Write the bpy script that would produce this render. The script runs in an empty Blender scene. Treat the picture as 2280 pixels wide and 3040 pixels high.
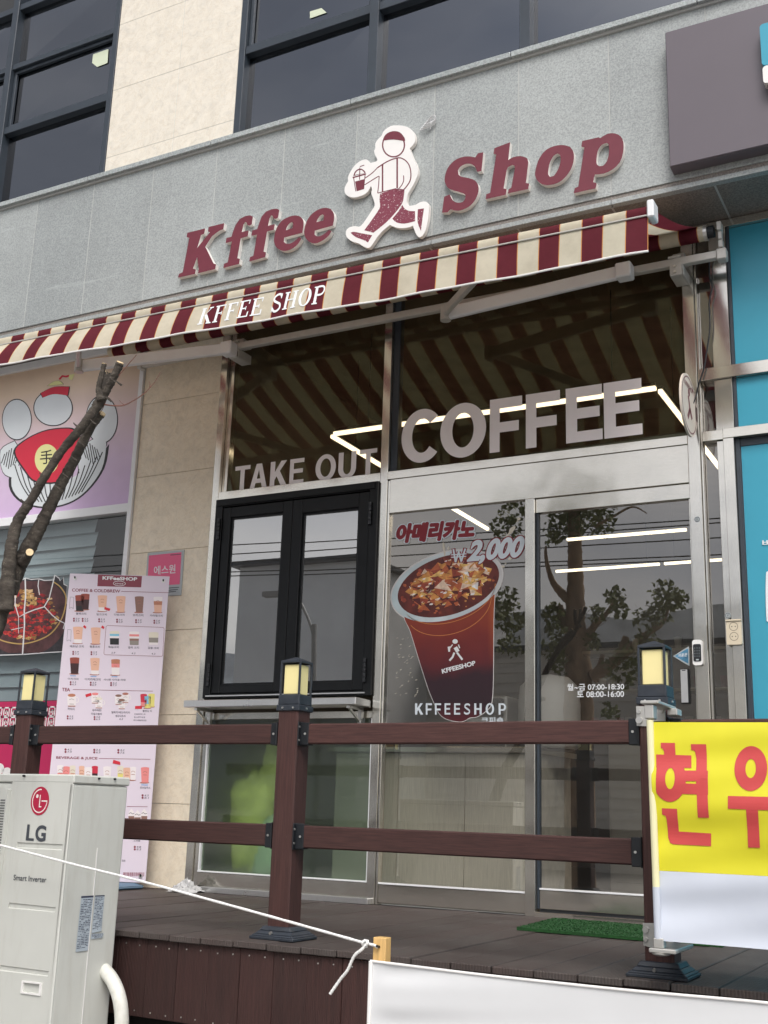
import bpy, math, random
from mathutils import Vector, Matrix
from mathutils.geometry import tessellate_polygon
random.seed(7)
R = math.radians
S = bpy.context.scene
COL = S.collection

# ------------------------------------------------------------------ camera
CAM = Vector((0, -6.4, .534)); FPX = 3415.0
YAW, PITCH, ROLL = R(-28.40), R(14.64), R(1.86)
_f = Vector((math.sin(YAW)*math.cos(PITCH), math.cos(YAW)*math.cos(PITCH), math.sin(PITCH)))
_r = Vector((math.cos(YAW), -math.sin(YAW), 0)); _u = _r.cross(_f)
RT = _r*math.cos(ROLL)+_u*math.sin(ROLL); UP = -_r*math.sin(ROLL)+_u*math.cos(ROLL)
cd = bpy.data.cameras.new('camera'); cam = bpy.data.objects.new('camera', cd); COL.objects.link(cam)
cd.sensor_fit = 'VERTICAL'; cd.sensor_height = 36; cd.lens = FPX/3040*36
cd.clip_start = .05; cd.clip_end = 3000
cam.matrix_world = Matrix(((RT.x, UP.x, -_f.x, CAM.x), (RT.y, UP.y, -_f.y, CAM.y), (RT.z, UP.z, -_f.z, CAM.z), (0, 0, 0, 1)))
S.camera = cam

# ------------------------------------------------------------------ sky, sun, exposure
EXPOSURE = 0.56; SKY = .15; SUN = 1.2
w = bpy.data.worlds.new('World'); S.world = w; w.use_nodes = True
nt = w.node_tree; N = nt.nodes; L = nt.links
bg = N['Background']; bg.inputs['Strength'].default_value = SKY
sky = N.new('ShaderNodeTexSky'); sky.sky_type = 'NISHITA'; sky.sun_disc = False
SEL, SAZ = R(52), R(150)
sky.sun_elevation = SEL; sky.sun_rotation = SAZ; sky.air_density = 1.0; sky.dust_density = 4.0; sky.ozone_density = 1.0
bw = N.new('ShaderNodeRGBToBW'); L.new(sky.outputs[0], bw.inputs[0])
gr = N.new('ShaderNodeMixRGB'); gr.blend_type = 'MULTIPLY'; gr.inputs[0].default_value = 1; gr.inputs[2].default_value = (1.0, 1.0, 1.02, 1)
L.new(bw.outputs[0], gr.inputs[1])
mx = N.new('ShaderNodeMixRGB'); mx.inputs[0].default_value = .8
L.new(sky.outputs[0], mx.inputs[1]); L.new(gr.outputs[0], mx.inputs[2])
tc = N.new('ShaderNodeTexCoord'); nz = N.new('ShaderNodeTexNoise'); nz.inputs['Scale'].default_value = 1.9; nz.inputs['Detail'].default_value = 5
mp = N.new('ShaderNodeMapping'); mp.inputs['Scale'].default_value = (1, 1, 2.6)
L.new(tc.outputs['Generated'], mp.inputs[0]); L.new(mp.outputs[0], nz.inputs['Vector'])
cr = N.new('ShaderNodeValToRGB'); cr.color_ramp.elements[0].position = .3; cr.color_ramp.elements[0].color = (.50, .54, .62, 1)
cr.color_ramp.elements[1].position = .7; cr.color_ramp.elements[1].color = (1.36, 1.30, 1.22, 1)
L.new(nz.outputs[0], cr.inputs[0])
mu = N.new('ShaderNodeMixRGB'); mu.blend_type = 'MULTIPLY'; mu.inputs[0].default_value = 1
L.new(mx.outputs[0], mu.inputs[1]); L.new(cr.outputs[0], mu.inputs[2]); L.new(mu.outputs[0], bg.inputs[0])
sl = bpy.data.lights.new('sun', 'SUN'); sl.energy = SUN; sl.angle = R(25); sl.color = (1, .96, .9)
so = bpy.data.objects.new('sun', sl); COL.objects.link(so)
# NISHITA azimuth: rotation turns clockwise from +Y; sun direction vector
_sd = Vector((math.sin(SAZ)*math.cos(SEL), math.cos(SAZ)*math.cos(SEL), math.sin(SEL)))
so.rotation_euler = (-_sd).to_track_quat('-Z', 'Y').to_euler(); so.location = (0, -20, 20)
S.view_settings.view_transform = 'Standard'; S.view_settings.look = 'None'; S.view_settings.gamma = 1
S.view_settings.exposure = EXPOSURE
S.render.engine = 'CYCLES'; S.cycles.use_denoising = True; S.cycles.max_bounces = 7; S.cycles.diffuse_bounces = 3; S.cycles.glossy_bounces = 4; S.cycles.transparent_max_bounces = 14; S.cycles.use_adaptive_sampling = True; S.cycles.adaptive_threshold = .025
S.cycles.sample_clamp_indirect = 6; S.cycles.caustics_reflective = False; S.cycles.caustics_refractive = False

# ------------------------------------------------------------------ helpers
def ray(px, py): return RT*((px-1140)/FPX) - UP*((py-1520)/FPX) + _f
def W(px, py, Y):
    r = ray(px, py); return CAM + r*((Y-CAM.y)/r.y)
def wall(Y):                                   # a picture plane parallel to the facade
    return lambda x, y, l=0: W(x, y, Y) - Vector((0, l, 0))
def plane(P0, n):
    P0 = Vector(P0); n = Vector(n).normalized()
    def fn(x, y, l=0):
        r = ray(x, y); t = (P0-CAM).dot(n)/r.dot(n); return CAM + r*t + n*l
    return fn
def zf(fr, x0, y0, s): return lambda u, v, l=0: fr(x0+u*s, y0+v*s, l)

def thing(name, label, cat, loc=(0, 0, 0), group=None):
    o = bpy.data.objects.new(name, None); COL.objects.link(o); o.location = loc; o.empty_display_size = .1
    o['label'] = label; o['category'] = cat
    if group: o['group'] = group
    return o
def tag(o, label, cat, group=None):
    o['label'] = label; o['category'] = cat
    if group: o['group'] = group
    return o

def smooth(pts, n=4, corner=42, closed=True):
    P = [Vector((p[0], p[1])) for p in pts]; m = len(P); out = []
    def iscorner(i):
        a = P[i]-P[i-1]; b = P[(i+1) % m]-P[i]
        if a.length < 1e-9 or b.length < 1e-9: return True
        return math.degrees(a.angle(b)) > corner
    cs = [iscorner(i) for i in range(m)]
    for i in range(m):
        p1, p2 = P[i], P[(i+1) % m]
        p0 = p1 if cs[i] else P[i-1]; p3 = p2 if cs[(i+1) % m] else P[(i+2) % m]
        for k in range(n):
            t = k/n
            q = .5*((2*p1)+(p2-p0)*t+(2*p0-5*p1+4*p2-p3)*t*t+(3*p1-p0-3*p2+p3)*t**3)
            out.append((q.x, q.y))
    return out
def ell(cx, cy, rx, ry, n=20, a=0):
    o = []
    for i in range(n):
        t = 2*math.pi*i/n; x, y = rx*math.cos(t), ry*math.sin(t)
        o.append((cx+x*math.cos(a)-y*math.sin(a), cy+x*math.sin(a)+y*math.cos(a)))
    return o
def stroke(pts, wd):
    P = [Vector(p) for p in pts]; l, r = [], []
    for i, p in enumerate(P):
        d = (P[min(i+1, len(P)-1)]-P[max(i-1, 0)]); d = Vector((0, 1)) if d.length < 1e-9 else d.normalized()
        n = Vector((-d.y, d.x))*wd/2; l.append(tuple(p+n)); r.append(tuple(p-n))
    return l+r[::-1]
def spl(pts, n=5):                              # open smooth polyline
    P = [Vector(p) for p in pts]; m = len(P); o = []
    for i in range(m-1):
        p1, p2 = P[i], P[i+1]; p0 = P[i-1] if i else p1; p3 = P[i+2] if i+2 < m else p2
        for k in range(n):
            t = k/n; o.append(.5*((2*p1)+(p2-p0)*t+(2*p0-5*p1+4*p2-p3)*t*t+(3*p1-p0-3*p2+p3)*t**3))
    o.append(P[-1]); return o

class MB:
    def __init__(s): s.v = []; s.f = []; s.m = []; s.k = 0
    def add(s, vs, fs):
        b = len(s.v); s.v += [tuple(q) for q in vs]; s.f += [tuple(i+b for i in q) for q in fs]; s.m += [s.k]*len(fs); return s
    def box(s, x0, x1, y0, y1, z0, z1):
        return s.add([(x0, y0, z0), (x1, y0, z0), (x1, y1, z0), (x0, y1, z0), (x0, y0, z1), (x1, y0, z1), (x1, y1, z1), (x0, y1, z1)],
              [(0, 3, 2, 1), (4, 5, 6, 7), (0, 1, 5, 4), (1, 2, 6, 5), (2, 3, 7, 6), (3, 0, 4, 7)])
    def frus(s, cx, cy, z0, z1, a0, b0, a1, b1):  # rectangular frustum, half sizes
        return s.add([(cx-a0, cy-b0, z0), (cx+a0, cy-b0, z0), (cx+a0, cy+b0, z0), (cx-a0, cy+b0, z0), (cx-a1, cy-b1, z1), (cx+a1, cy-b1, z1), (cx+a1, cy+b1, z1), (cx-a1, cy+b1, z1)],
              [(0, 3, 2, 1), (4, 5, 6, 7), (0, 1, 5, 4), (1, 2, 6, 5), (2, 3, 7, 6), (3, 0, 4, 7)])
    def obox(s, c, ax, ay, az):                   # centre + three half vectors
        c, ax, ay, az = map(Vector, (c, ax, ay, az))
        V = [c-ax-ay-az, c+ax-ay-az, c+ax+ay-az, c-ax+ay-az, c-ax-ay+az, c+ax-ay+az, c+ax+ay+az, c-ax+ay+az]
        return s.add(V, [(0, 3, 2, 1), (4, 5, 6, 7), (0, 1, 5, 4), (1, 2, 6, 5), (2, 3, 7, 6), (3, 0, 4, 7)])
    def bar(s, a, b, wd, ht, up=(0, 0, 1)):
        a, b = Vector(a), Vector(b); d = (b-a); u = Vector(up); sd = d.cross(u).normalized(); u2 = sd.cross(d).normalized()
        return s.obox((a+b)/2, d/2, sd*wd/2, u2*ht/2)
    def tube(s, path, r, n=8, caps=True):
        P = [Vector(p) for p in path]; vs = []; fs = []; m = len(P)
        rr = r if isinstance(r, (list, tuple)) else [r]*m
        ref = Vector((.13, .31, .94))
        for i, p in enumerate(P):
            d = (P[min(i+1, m-1)]-P[max(i-1, 0)]).normalized()
            if abs(d.dot(ref)) > .97: ref = Vector((.9, .2, .1))
            a = d.cross(ref).normalized(); b = d.cross(a)
            ref = b.cross(d) if False else ref
            for j in range(n):
                t = 2*math.pi*j/n; vs.append(p+(a*math.cos(t)+b*math.sin(t))*rr[i])
        for i in range(m-1):
            for j in range(n):
                fs.append((i*n+j, i*n+(j+1) % n, (i+1)*n+(j+1) % n, (i+1)*n+j))
        if caps: fs += [tuple(range(n))[::-1], tuple((m-1)*n+j for j in range(n))]
        return s.add(vs, fs)
    def cyl(s, a, b, r, n=14): return s.tube([a, b], r, n)
    def lathe(s, c, prof, n=24, ax='Z'):
        vs = []; fs = []; m = len(prof)
        for r, h in prof:
            for j in range(n):
                t = 2*math.pi*j/n; x, y = r*math.cos(t), r*math.sin(t)
                vs.append((c[0]+x, c[1]+y, c[2]+h) if ax == 'Z' else (c[0]+x, c[1]-h, c[2]+y))
        for i in range(m-1):
            for j in range(n): fs.append((i*n+j, i*n+(j+1) % n, (i+1)*n+(j+1) % n, (i+1)*n+j))
        fs += [tuple(range(n))[::-1], tuple((m-1)*n+j for j in range(n))]
        return s.add(vs, fs)
    def flat(s, loops, fn, lay=0):               # flat (possibly holed) shape, loops in picture coords
        if not isinstance(loops[0], list): loops = [loops]
        vv = [Vector((p[0], p[1], 0)) for lp in loops for p in lp]
        tr = tessellate_polygon([[Vector((p[0], p[1], 0)) for p in lp] for lp in loops])
        P = [fn(p.x, p.y, lay) for p in vv]; fs = []
        for t in tr:
            n = (P[t[1]]-P[t[0]]).cross(P[t[2]]-P[t[0]])
            fs.append(tuple(t) if n.dot(CAM-P[t[0]]) > 0 else (t[0], t[2], t[1]))
        return s.add(P, fs)
    def solid(s, loops, fn, d0, d1, side=None):   # extruded shape; layer d0 (back) .. d1 (front)
        if not isinstance(loops[0], list): loops = [loops]
        s.flat(loops, fn, d1); k = s.k
        if side is not None: s.k = side
        for lp in loops:
            n = len(lp); F = [fn(p[0], p[1], d1) for p in lp]
            off = fn(lp[0][0], lp[0][1], d0)-F[0]
            B = [q+off for q in F]
            s.add(F+B, [(i, (i+1) % n, n+(i+1) % n, n+i) for i in range(n)])
        s.k = k; return s
    def build(s, name, mats, parent=None, bevel=0, sm=False, seg=1):
        me = bpy.data.meshes.new(name); me.from_pydata(s.v, [], s.f)
        for m_ in (mats if isinstance(mats, (list, tuple)) else [mats]): me.materials.append(m_)
        me.polygons.foreach_set('material_index', s.m); me.update()
        o = bpy.data.objects.new(name, me); COL.objects.link(o)
        if parent is not None:
            o.parent = parent
            M0 = Matrix.Translation(parent.location) if parent.type == 'EMPTY' else Matrix.Identity(4)
            o.matrix_parent_inverse = M0.inverted()
        if bevel:
            b = o.modifiers.new('bevel', 'BEVEL'); b.width = bevel; b.segments = seg; b.limit_method = 'ANGLE'; b.angle_limit = R(40)
        if sm:
            me.polygons.foreach_set('use_smooth', [True]*len(me.polygons)); me.update()
        return o
def struct(o): o['kind'] = 'structure'; return o

_tc = {}
TMP = bpy.data.scenes.new('glyph_workshop')
_tcv = bpy.data.curves.new('t', 'FONT'); _tob = bpy.data.objects.new('t', _tcv); TMP.collection.objects.link(_tob)
def glyphs(body, off=0, shear=0):
    key = (body, off, shear)
    if key not in _tc:
        c = _tcv; o = _tob; c.body = body; c.size = 1; c.offset = off; c.shear = shear; c.resolution_u = 5
        c.update_tag(); vl = TMP.view_layers[0]; vl.update()
        dg = vl.depsgraph; dg.update(); e = o.evaluated_get(dg); m = e.to_mesh()
        V = [(v.co.x, v.co.y) for v in m.vertices]; Fc = [tuple(p.vertices) for p in m.polygons]
        e.to_mesh_clear()
        x0 = min(v[0] for v in V); x1 = max(v[0] for v in V); y0 = min(v[1] for v in V); y1 = max(v[1] for v in V)
        _tc[key] = ([((x-x0)/(x1-x0), (y-y0)/(y1-y0)) for x, y in V], Fc)
    return _tc[key]
def text(mb, body, fn, lb, rb, lt, lay=.001, off=.0, shear=0, grow=0):
    V, Fc = glyphs(body, off, shear); P = []
    for s_, t in V:
        s_ = (s_-.5)*(1+grow)+.5; t = (t-.5)*(1+grow)+.5
        P.append(fn(lb[0]+(rb[0]-lb[0])*s_+(lt[0]-lb[0])*t, lb[1]+(rb[1]-lb[1])*s_+(lt[1]-lb[1])*t, lay))
    Q = []
    for f in Fc:
        n = (P[f[1]]-P[f[0]]).cross(P[f[2]]-P[f[0]])
        Q.append(f if n.dot(CAM-P[f[0]]) > 0 else f[::-1])
    mb.add(P, Q)

def sans(ch, sx=.30, sy=.19):
    R_ = lambda *q: list(q)
    if ch in 'EF':
        m0, m1 = .5-sy*.42, .5+sy*.58
        q = [(0, 0), (1, 0), (1, sy), (sx, sy), (sx, m0), (.93, m0), (.93, m1), (sx, m1), (sx, 1-sy), (1, 1-sy), (1, 1), (0, 1)] if ch == 'E' else [(0, 0), (sx, 0), (sx, m0-.06), (.9, m0-.06), (.9, m1-.06), (sx, m1-.06), (sx, 1-sy), (1, 1-sy), (1, 1), (0, 1)]
        return [[q]]
    if ch == 'T': return [[[(.5-sx/2, 0), (.5+sx/2, 0), (.5+sx/2, 1-sy), (1, 1-sy), (1, 1), (0, 1), (0, 1-sy), (.5-sx/2, 1-sy)]]]
    if ch == 'H': return [[[(0, 0), (sx, 0), (sx, .5-sy/2), (1-sx, .5-sy/2), (1-sx, 0), (1, 0), (1, 1), (1-sx, 1), (1-sx, .5+sy/2), (sx, .5+sy/2), (sx, 1), (0, 1)]]]
    if ch == 'K': return [[[(0, 0), (sx, 0), (sx, .26), (.40, .40), (.68, 0), (1.02, 0), (.58, .60), (.98, 1), (.64, 1), (sx, .58), (sx, 1), (0, 1)]]]
    if ch == 'A': return [[[(0, 0), (.27, 0), (.34, .23), (.66, .23), (.73, 0), (1, 0), (.655, 1), (.345, 1)], [(.40, .40), (.50, .77), (.60, .40)]]]
    if ch == 'O': return [[ell(.5, .5, .5, .52, 44), ell(.5, .5, .5-sx*.86, .52-sy, 44)]]
    if ch == 'C':
        a = [(.54+.54*math.cos(R(t)), .5+.52*math.sin(R(t))) for t in range(42, 319, 6)]; b = [(.54+(.54-sx*.9)*math.cos(R(t)), .5+(.52-sy)*math.sin(R(t))) for t in range(318, 41, -6)]
        return [[a+b]]
    if ch == 'U':
        o = [(0, 1), (0, .36)]+[(.5-.5*math.cos(R(t)), .36-.38*math.sin(R(t))) for t in range(10, 171, 10)]+[(1, .36), (1, 1), (1-sx, 1), (1-sx, .37)]+[(.5+(.5-sx)*math.cos(R(t)), .37-(.38-sy*.9)*math.sin(R(t))) for t in range(10, 171, 10)]+[(sx, .37), (sx, 1)]
        return [[o]]
    if ch == 'P':
        o = [(0, 0), (sx, 0), (sx, .34), (.52, .34)]+[(.56+.44*math.cos(R(t)), .67+.33*math.sin(R(t))) for t in range(-80, 81, 16)]+[(.5, 1), (0, 1)]
        i = [(sx, .34+sy*.85), (.5, .34+sy*.85)]+[(.52+.22*math.cos(R(t)), .67+(.33-sy*.9)*math.sin(R(t))) for t in range(-70, 71, 14)]+[(sx, 1-sy*.85)]
        return [[o, i]]
    if ch == 'S': return [[stroke([tuple(p) for p in spl([(.90, .80), (.72, .90), (.48, .91), (.24, .84), (.20, .68), (.40, .56), (.64, .46), (.82, .34), (.78, .16), (.52, .085), (.28, .10), (.06, .21)], 5)], sy*1.02)]]
def setletters(mb, word_, boxes, fn, vb, vt, sx=.30, sy=.19, lay=0):   # boxes: (u0,u1); vb/vt functions of u
    for ch, (a, b) in zip(word_, boxes):
        for loops in sans(ch, sx, sy):
            mb.flat([[(a+(b-a)*x, vb(a+(b-a)*x)+(vt(a+(b-a)*x)-vb(a+(b-a)*x))*y) for x, y in lp] for lp in loops], fn, lay)

# ------------------------------------------------------------------ materials
def _new(name):
    m = bpy.data.materials.new(name); m.use_nodes = True; t = m.node_tree; return m, t, t.nodes, t.links, t.nodes['Principled BSDF']
def _noise(N, L, scale, detail=3, rough=.5, mapping=None, dist=0):
    tc = N.new('ShaderNodeTexCoord'); n = N.new('ShaderNodeTexNoise'); n.inputs['Scale'].default_value = scale
    n.inputs['Detail'].default_value = detail; n.inputs['Roughness'].default_value = rough; n.inputs['Distortion'].default_value = dist
    if mapping:
        mp = N.new('ShaderNodeMapping'); mp.inputs['Scale'].default_value = mapping; L.new(tc.outputs['Object'], mp.inputs[0]); L.new(mp.outputs[0], n.inputs['Vector'])
    else: L.new(tc.outputs['Object'], n.inputs['Vector'])
    return n.outputs['Fac']
def _ramp(N, L, src, stops, const=False):
    r = N.new('ShaderNodeValToRGB'); e = r.color_ramp.elements
    if const: r.color_ramp.interpolation = 'CONSTANT'
    while len(e) < len(stops): e.new(.5)
    for i, (p, c) in enumerate(stops): e[i].position = p; e[i].color = (c[0], c[1], c[2], 1)
    L.new(src, r.inputs[0]); return r.outputs[0]
def _bump(N, L, src, b, strength=.2, dist=.002):
    n = N.new('ShaderNodeBump'); n.inputs['Strength'].default_value = strength; n.inputs['Distance'].default_value = dist
    L.new(src, n.inputs['Height']); L.new(n.outputs[0], b.inputs['Normal'])
def _mix(N, L, a, b, fac, mode='MIX'):
    m = N.new('ShaderNodeMixRGB'); m.blend_type = mode
    for i, q in ((0, fac), (1, a), (2, b)):
        if isinstance(q, (int, float)): m.inputs[i].default_value = q
        elif isinstance(q, tuple): m.inputs[i].default_value = (q[0], q[1], q[2], 1)
        else: L.new(q, m.inputs[i])
    return m.outputs[0]
def mat(name, col, rough=.5, metal=0, var=.08, vs=6, map_=None, bump=0, bs=80, spec=.5, rvar=0, emit=0, coat=0, dirt_or_haze=None):
    m, t, N, L, b = _new(name)
    b.inputs['Roughness'].default_value = rough; b.inputs['Metallic'].default_value = metal; b.inputs['Specular IOR Level'].default_value = spec
    b.inputs['Coat Weight'].default_value = coat
    n = _noise(N, L, vs, 4, .6, map_)
    lo = tuple(max(0, c*(1-var)) for c in col); hi = tuple(min(1, c*(1+var)) for c in col)
    c = _ramp(N, L, n, [(.3, lo), (.7, hi)])
    if dirt_or_haze:
        n2 = _noise(N, L, dirt_or_haze[0], 6, .7, dirt_or_haze[3] if len(dirt_or_haze) > 3 else None); k = _ramp(N, L, n2, [(.5, (0, 0, 0)), (.75, (dirt_or_haze[2],)*3)])
        c = _mix(N, L, c, dirt_or_haze[1], k)
    L.new(c, b.inputs['Base Color'])
    if rvar:
        n3 = _noise(N, L, vs*2, 3); q = _ramp(N, L, n3, [(.3, (rough-rvar,)*3), (.7, (rough+rvar,)*3)]); L.new(q, b.inputs['Roughness'])
    if bump: _bump(N, L, _noise(N, L, bs, 3, .6, map_), b, bump)
    if emit: b.inputs['Emission Color'].default_value = (*col, 1); b.inputs['Emission Strength'].default_value = emit
    return m
def flatm(name, col, rough=.45, spec=.4): return mat(name, col, rough, 0, .03, 4, spec=spec)
M = {}
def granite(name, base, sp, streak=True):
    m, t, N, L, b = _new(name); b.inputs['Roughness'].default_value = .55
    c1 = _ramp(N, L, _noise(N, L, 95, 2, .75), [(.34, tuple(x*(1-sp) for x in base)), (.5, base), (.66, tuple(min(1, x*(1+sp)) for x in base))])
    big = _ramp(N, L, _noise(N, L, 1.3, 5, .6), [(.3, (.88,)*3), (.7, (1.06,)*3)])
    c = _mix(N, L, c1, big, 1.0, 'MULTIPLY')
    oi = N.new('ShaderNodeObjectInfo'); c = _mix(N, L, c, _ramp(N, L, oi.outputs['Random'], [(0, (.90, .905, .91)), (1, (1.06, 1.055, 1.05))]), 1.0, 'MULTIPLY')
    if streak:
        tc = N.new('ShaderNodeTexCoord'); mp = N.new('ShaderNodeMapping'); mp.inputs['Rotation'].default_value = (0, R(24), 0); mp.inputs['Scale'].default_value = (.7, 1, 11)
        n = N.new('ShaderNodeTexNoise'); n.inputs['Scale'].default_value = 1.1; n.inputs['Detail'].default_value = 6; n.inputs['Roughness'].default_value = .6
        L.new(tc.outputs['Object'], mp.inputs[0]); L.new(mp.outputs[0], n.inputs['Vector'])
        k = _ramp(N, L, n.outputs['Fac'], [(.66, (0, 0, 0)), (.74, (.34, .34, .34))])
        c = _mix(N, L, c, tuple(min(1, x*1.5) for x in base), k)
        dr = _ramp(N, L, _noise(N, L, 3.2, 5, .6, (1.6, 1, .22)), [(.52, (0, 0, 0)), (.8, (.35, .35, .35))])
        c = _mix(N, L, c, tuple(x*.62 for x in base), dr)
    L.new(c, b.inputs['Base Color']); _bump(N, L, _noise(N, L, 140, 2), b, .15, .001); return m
def limestone(name, base):
    m, t, N, L, b = _new(name); b.inputs['Roughness'].default_value = .5
    c1 = _ramp(N, L, _noise(N, L, 14, 8, .7, None, .6), [(.3, tuple(x*.86 for x in base)), (.48, base), (.7, tuple(min(1, x*1.1) for x in base))])
    v = _ramp(N, L, _noise(N, L, 5, 10, .75, None, 2.5), [(.485, (0, 0, 0)), (.5, (.45,)*3), (.515, (0, 0, 0))])
    c = _mix(N, L, c1, (base[0]*.72, base[1]*.6, base[2]*.42), v)
    sp = _ramp(N, L, _noise(N, L, 60, 2, .8), [(.66, (0, 0, 0)), (.72, (.35,)*3)])
    c = _mix(N, L, c, tuple(x*.7 for x in base), sp)
    L.new(c, b.inputs['Base Color']); return m
def metal(name, col, rough=.3, brush=(1, 1, 60), an=0, var=.1, bump=.03):
    m, t, N, L, b = _new(name); b.inputs['Metallic'].default_value = .92; b.inputs['Roughness'].default_value = rough
    br = _noise(N, L, 24, 4, .7, brush)
    c = _ramp(N, L, br, [(.3, tuple(x*(1-var) for x in col)), (.7, tuple(min(1, x*(1+var)) for x in col))])
    sm = _ramp(N, L, _noise(N, L, 7, 6, .7), [(.5, (0, 0, 0)), (.85, (.10,)*3)])
    c = _mix(N, L, c, tuple(x*.6 for x in col), sm)
    L.new(c, b.inputs['Base Color'])
    q = _ramp(N, L, _noise(N, L, 5, 5, .7), [(.3, (rough*.88,)*3), (.75, (min(1, rough*1.2),)*3)]); L.new(q, b.inputs['Roughness'])
    # sheet metal is never flat: slow waviness plus brush lines
    w_ = _noise(N, L, 2.2, 2); n = N.new('ShaderNodeBump'); n.inputs['Strength'].default_value = .30; n.inputs['Distance'].default_value = .02; L.new(w_, n.inputs['Height'])
    n2 = N.new('ShaderNodeBump'); n2.inputs['Strength'].default_value = bump; n2.inputs['Distance'].default_value = .001; L.new(br, n2.inputs['Height']); L.new(n.outputs[0], n2.inputs['Normal']); L.new(n2.outputs[0], b.inputs['Normal'])
    return m
def glass(name, tint, k0=.06, gl=(1, 1, 1), rough=0.0, dirt_or_haze=.0, dcol=(.55, .55, .53)):
    m, t, N, L, b = _new(name); N.remove(b); out = N['Material Output']
    tr = N.new('ShaderNodeBsdfTransparent'); tr.inputs[0].default_value = (*tint, 1)
    g = N.new('ShaderNodeBsdfGlossy'); g.inputs['Color'].default_value = (*gl, 1); g.inputs['Roughness'].default_value = rough
    lw = N.new('ShaderNodeLayerWeight'); lw.inputs[0].default_value = .5
    p = N.new('ShaderNodeMath'); p.operation = 'POWER'; p.inputs[1].default_value = 5; L.new(lw.outputs['Facing'], p.inputs[0])
    q = N.new('ShaderNodeMath'); q.operation = 'MULTIPLY_ADD'; q.inputs[1].default_value = 1-k0; q.inputs[2].default_value = k0; L.new(p.outputs[0], q.inputs[0])
    mx = N.new('ShaderNodeMixShader'); L.new(q.outputs[0], mx.inputs[0]); L.new(tr.outputs[0], mx.inputs[1]); L.new(g.outputs[0], mx.inputs[2])
    last = mx.outputs[0]
    if dirt_or_haze:
        d = N.new('ShaderNodeBsdfDiffuse'); d.inputs[0].default_value = (*dcol, 1)
        k = _ramp(N, L, _noise(N, L, 3, 7, .7), [(.35, (dirt_or_haze*.3,)*3), (.8, (dirt_or_haze,)*3)])
        m2 = N.new('ShaderNodeMixShader'); L.new(k, m2.inputs[0]); L.new(last, m2.inputs[1]); L.new(d.outputs[0], m2.inputs[2]); last = m2.outputs[0]
    L.new(last, out.inputs[0]); return m
def frosted(name, tint):
    m, t, N, L, b = _new(name); N.remove(b); out = N['Material Output']
    tr = N.new('ShaderNodeBsdfTransparent'); tr.inputs[0].default_value = (*tint, 1)
    tl = N.new('ShaderNodeBsdfTranslucent'); tl.inputs[0].default_value = (.50, .60, .50, 1)
    d = N.new('ShaderNodeBsdfDiffuse'); d.inputs[0].default_value = (.15, .19, .165, 1)
    g = N.new('ShaderNodeBsdfGlossy'); g.inputs['Roughness'].default_value = .03
    def mixs(a, b_, f):
        q = N.new('ShaderNodeMixShader'); q.inputs[0].default_value = f; L.new(a, q.inputs[1]); L.new(b_, q.inputs[2]); return q.outputs[0]
    o = mixs(tr.outputs[0], tl.outputs[0], .30); o = mixs(o, d.outputs[0], .14); o = mixs(o, g.outputs[0], .09)
    L.new(o, out.inputs[0]); return m
def axis(N, L, i):
    tc = N.new('ShaderNodeTexCoord'); sp = N.new('ShaderNodeSeparateXYZ'); L.new(tc.outputs['Object'], sp.inputs[0]); return sp.outputs[i]
def lin(N, L, src, a, b):                        # (src*a+b)
    q = N.new('ShaderNodeMath'); q.operation = 'MULTIPLY_ADD'; q.inputs[1].default_value = a; q.inputs[2].default_value = b; L.new(src, q.inputs[0]); return q.outputs[0]
def awning_fabric():
    m, t, N, L, b = _new('awning_fabric'); b.inputs['Roughness'].default_value = .8; b.inputs['Specular IOR Level'].default_value = .2
    q = lin(N, L, axis(N, L, 0), -1/.2255, -1.324/.2255); fr = N.new('ShaderNodeMath'); fr.operation = 'FRACT'; L.new(q, fr.inputs[0])
    MA, CR, OR = (.145, .022, .034), (.72, .66, .52), (.75, .34, .12)
    c = _ramp(N, L, fr.outputs[0], [(0, MA), (.462, OR), (.482, CR), (.98, OR)], True)
    c = _mix(N, L, c, _ramp(N, L, _noise(N, L, 5, 7, .72), [(.28, (.80, .79, .77)), (.6, (1.0,)*3), (.75, (1.03,)*3)]), 1, 'MULTIPLY')
    L.new(c, b.inputs['Base Color']); _bump(N, L, _noise(N, L, 420, 1), b, .1, .001)
    tr = N.new('ShaderNodeBsdfTranslucent'); L.new(c, tr.inputs[0]); mx = N.new('ShaderNodeMixShader'); mx.inputs[0].default_value = .34
    L.new(b.outputs[0], mx.inputs[1]); L.new(tr.outputs[0], mx.inputs[2]); L.new(mx.outputs[0], N['Material Output'].inputs[0]); return m
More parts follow.
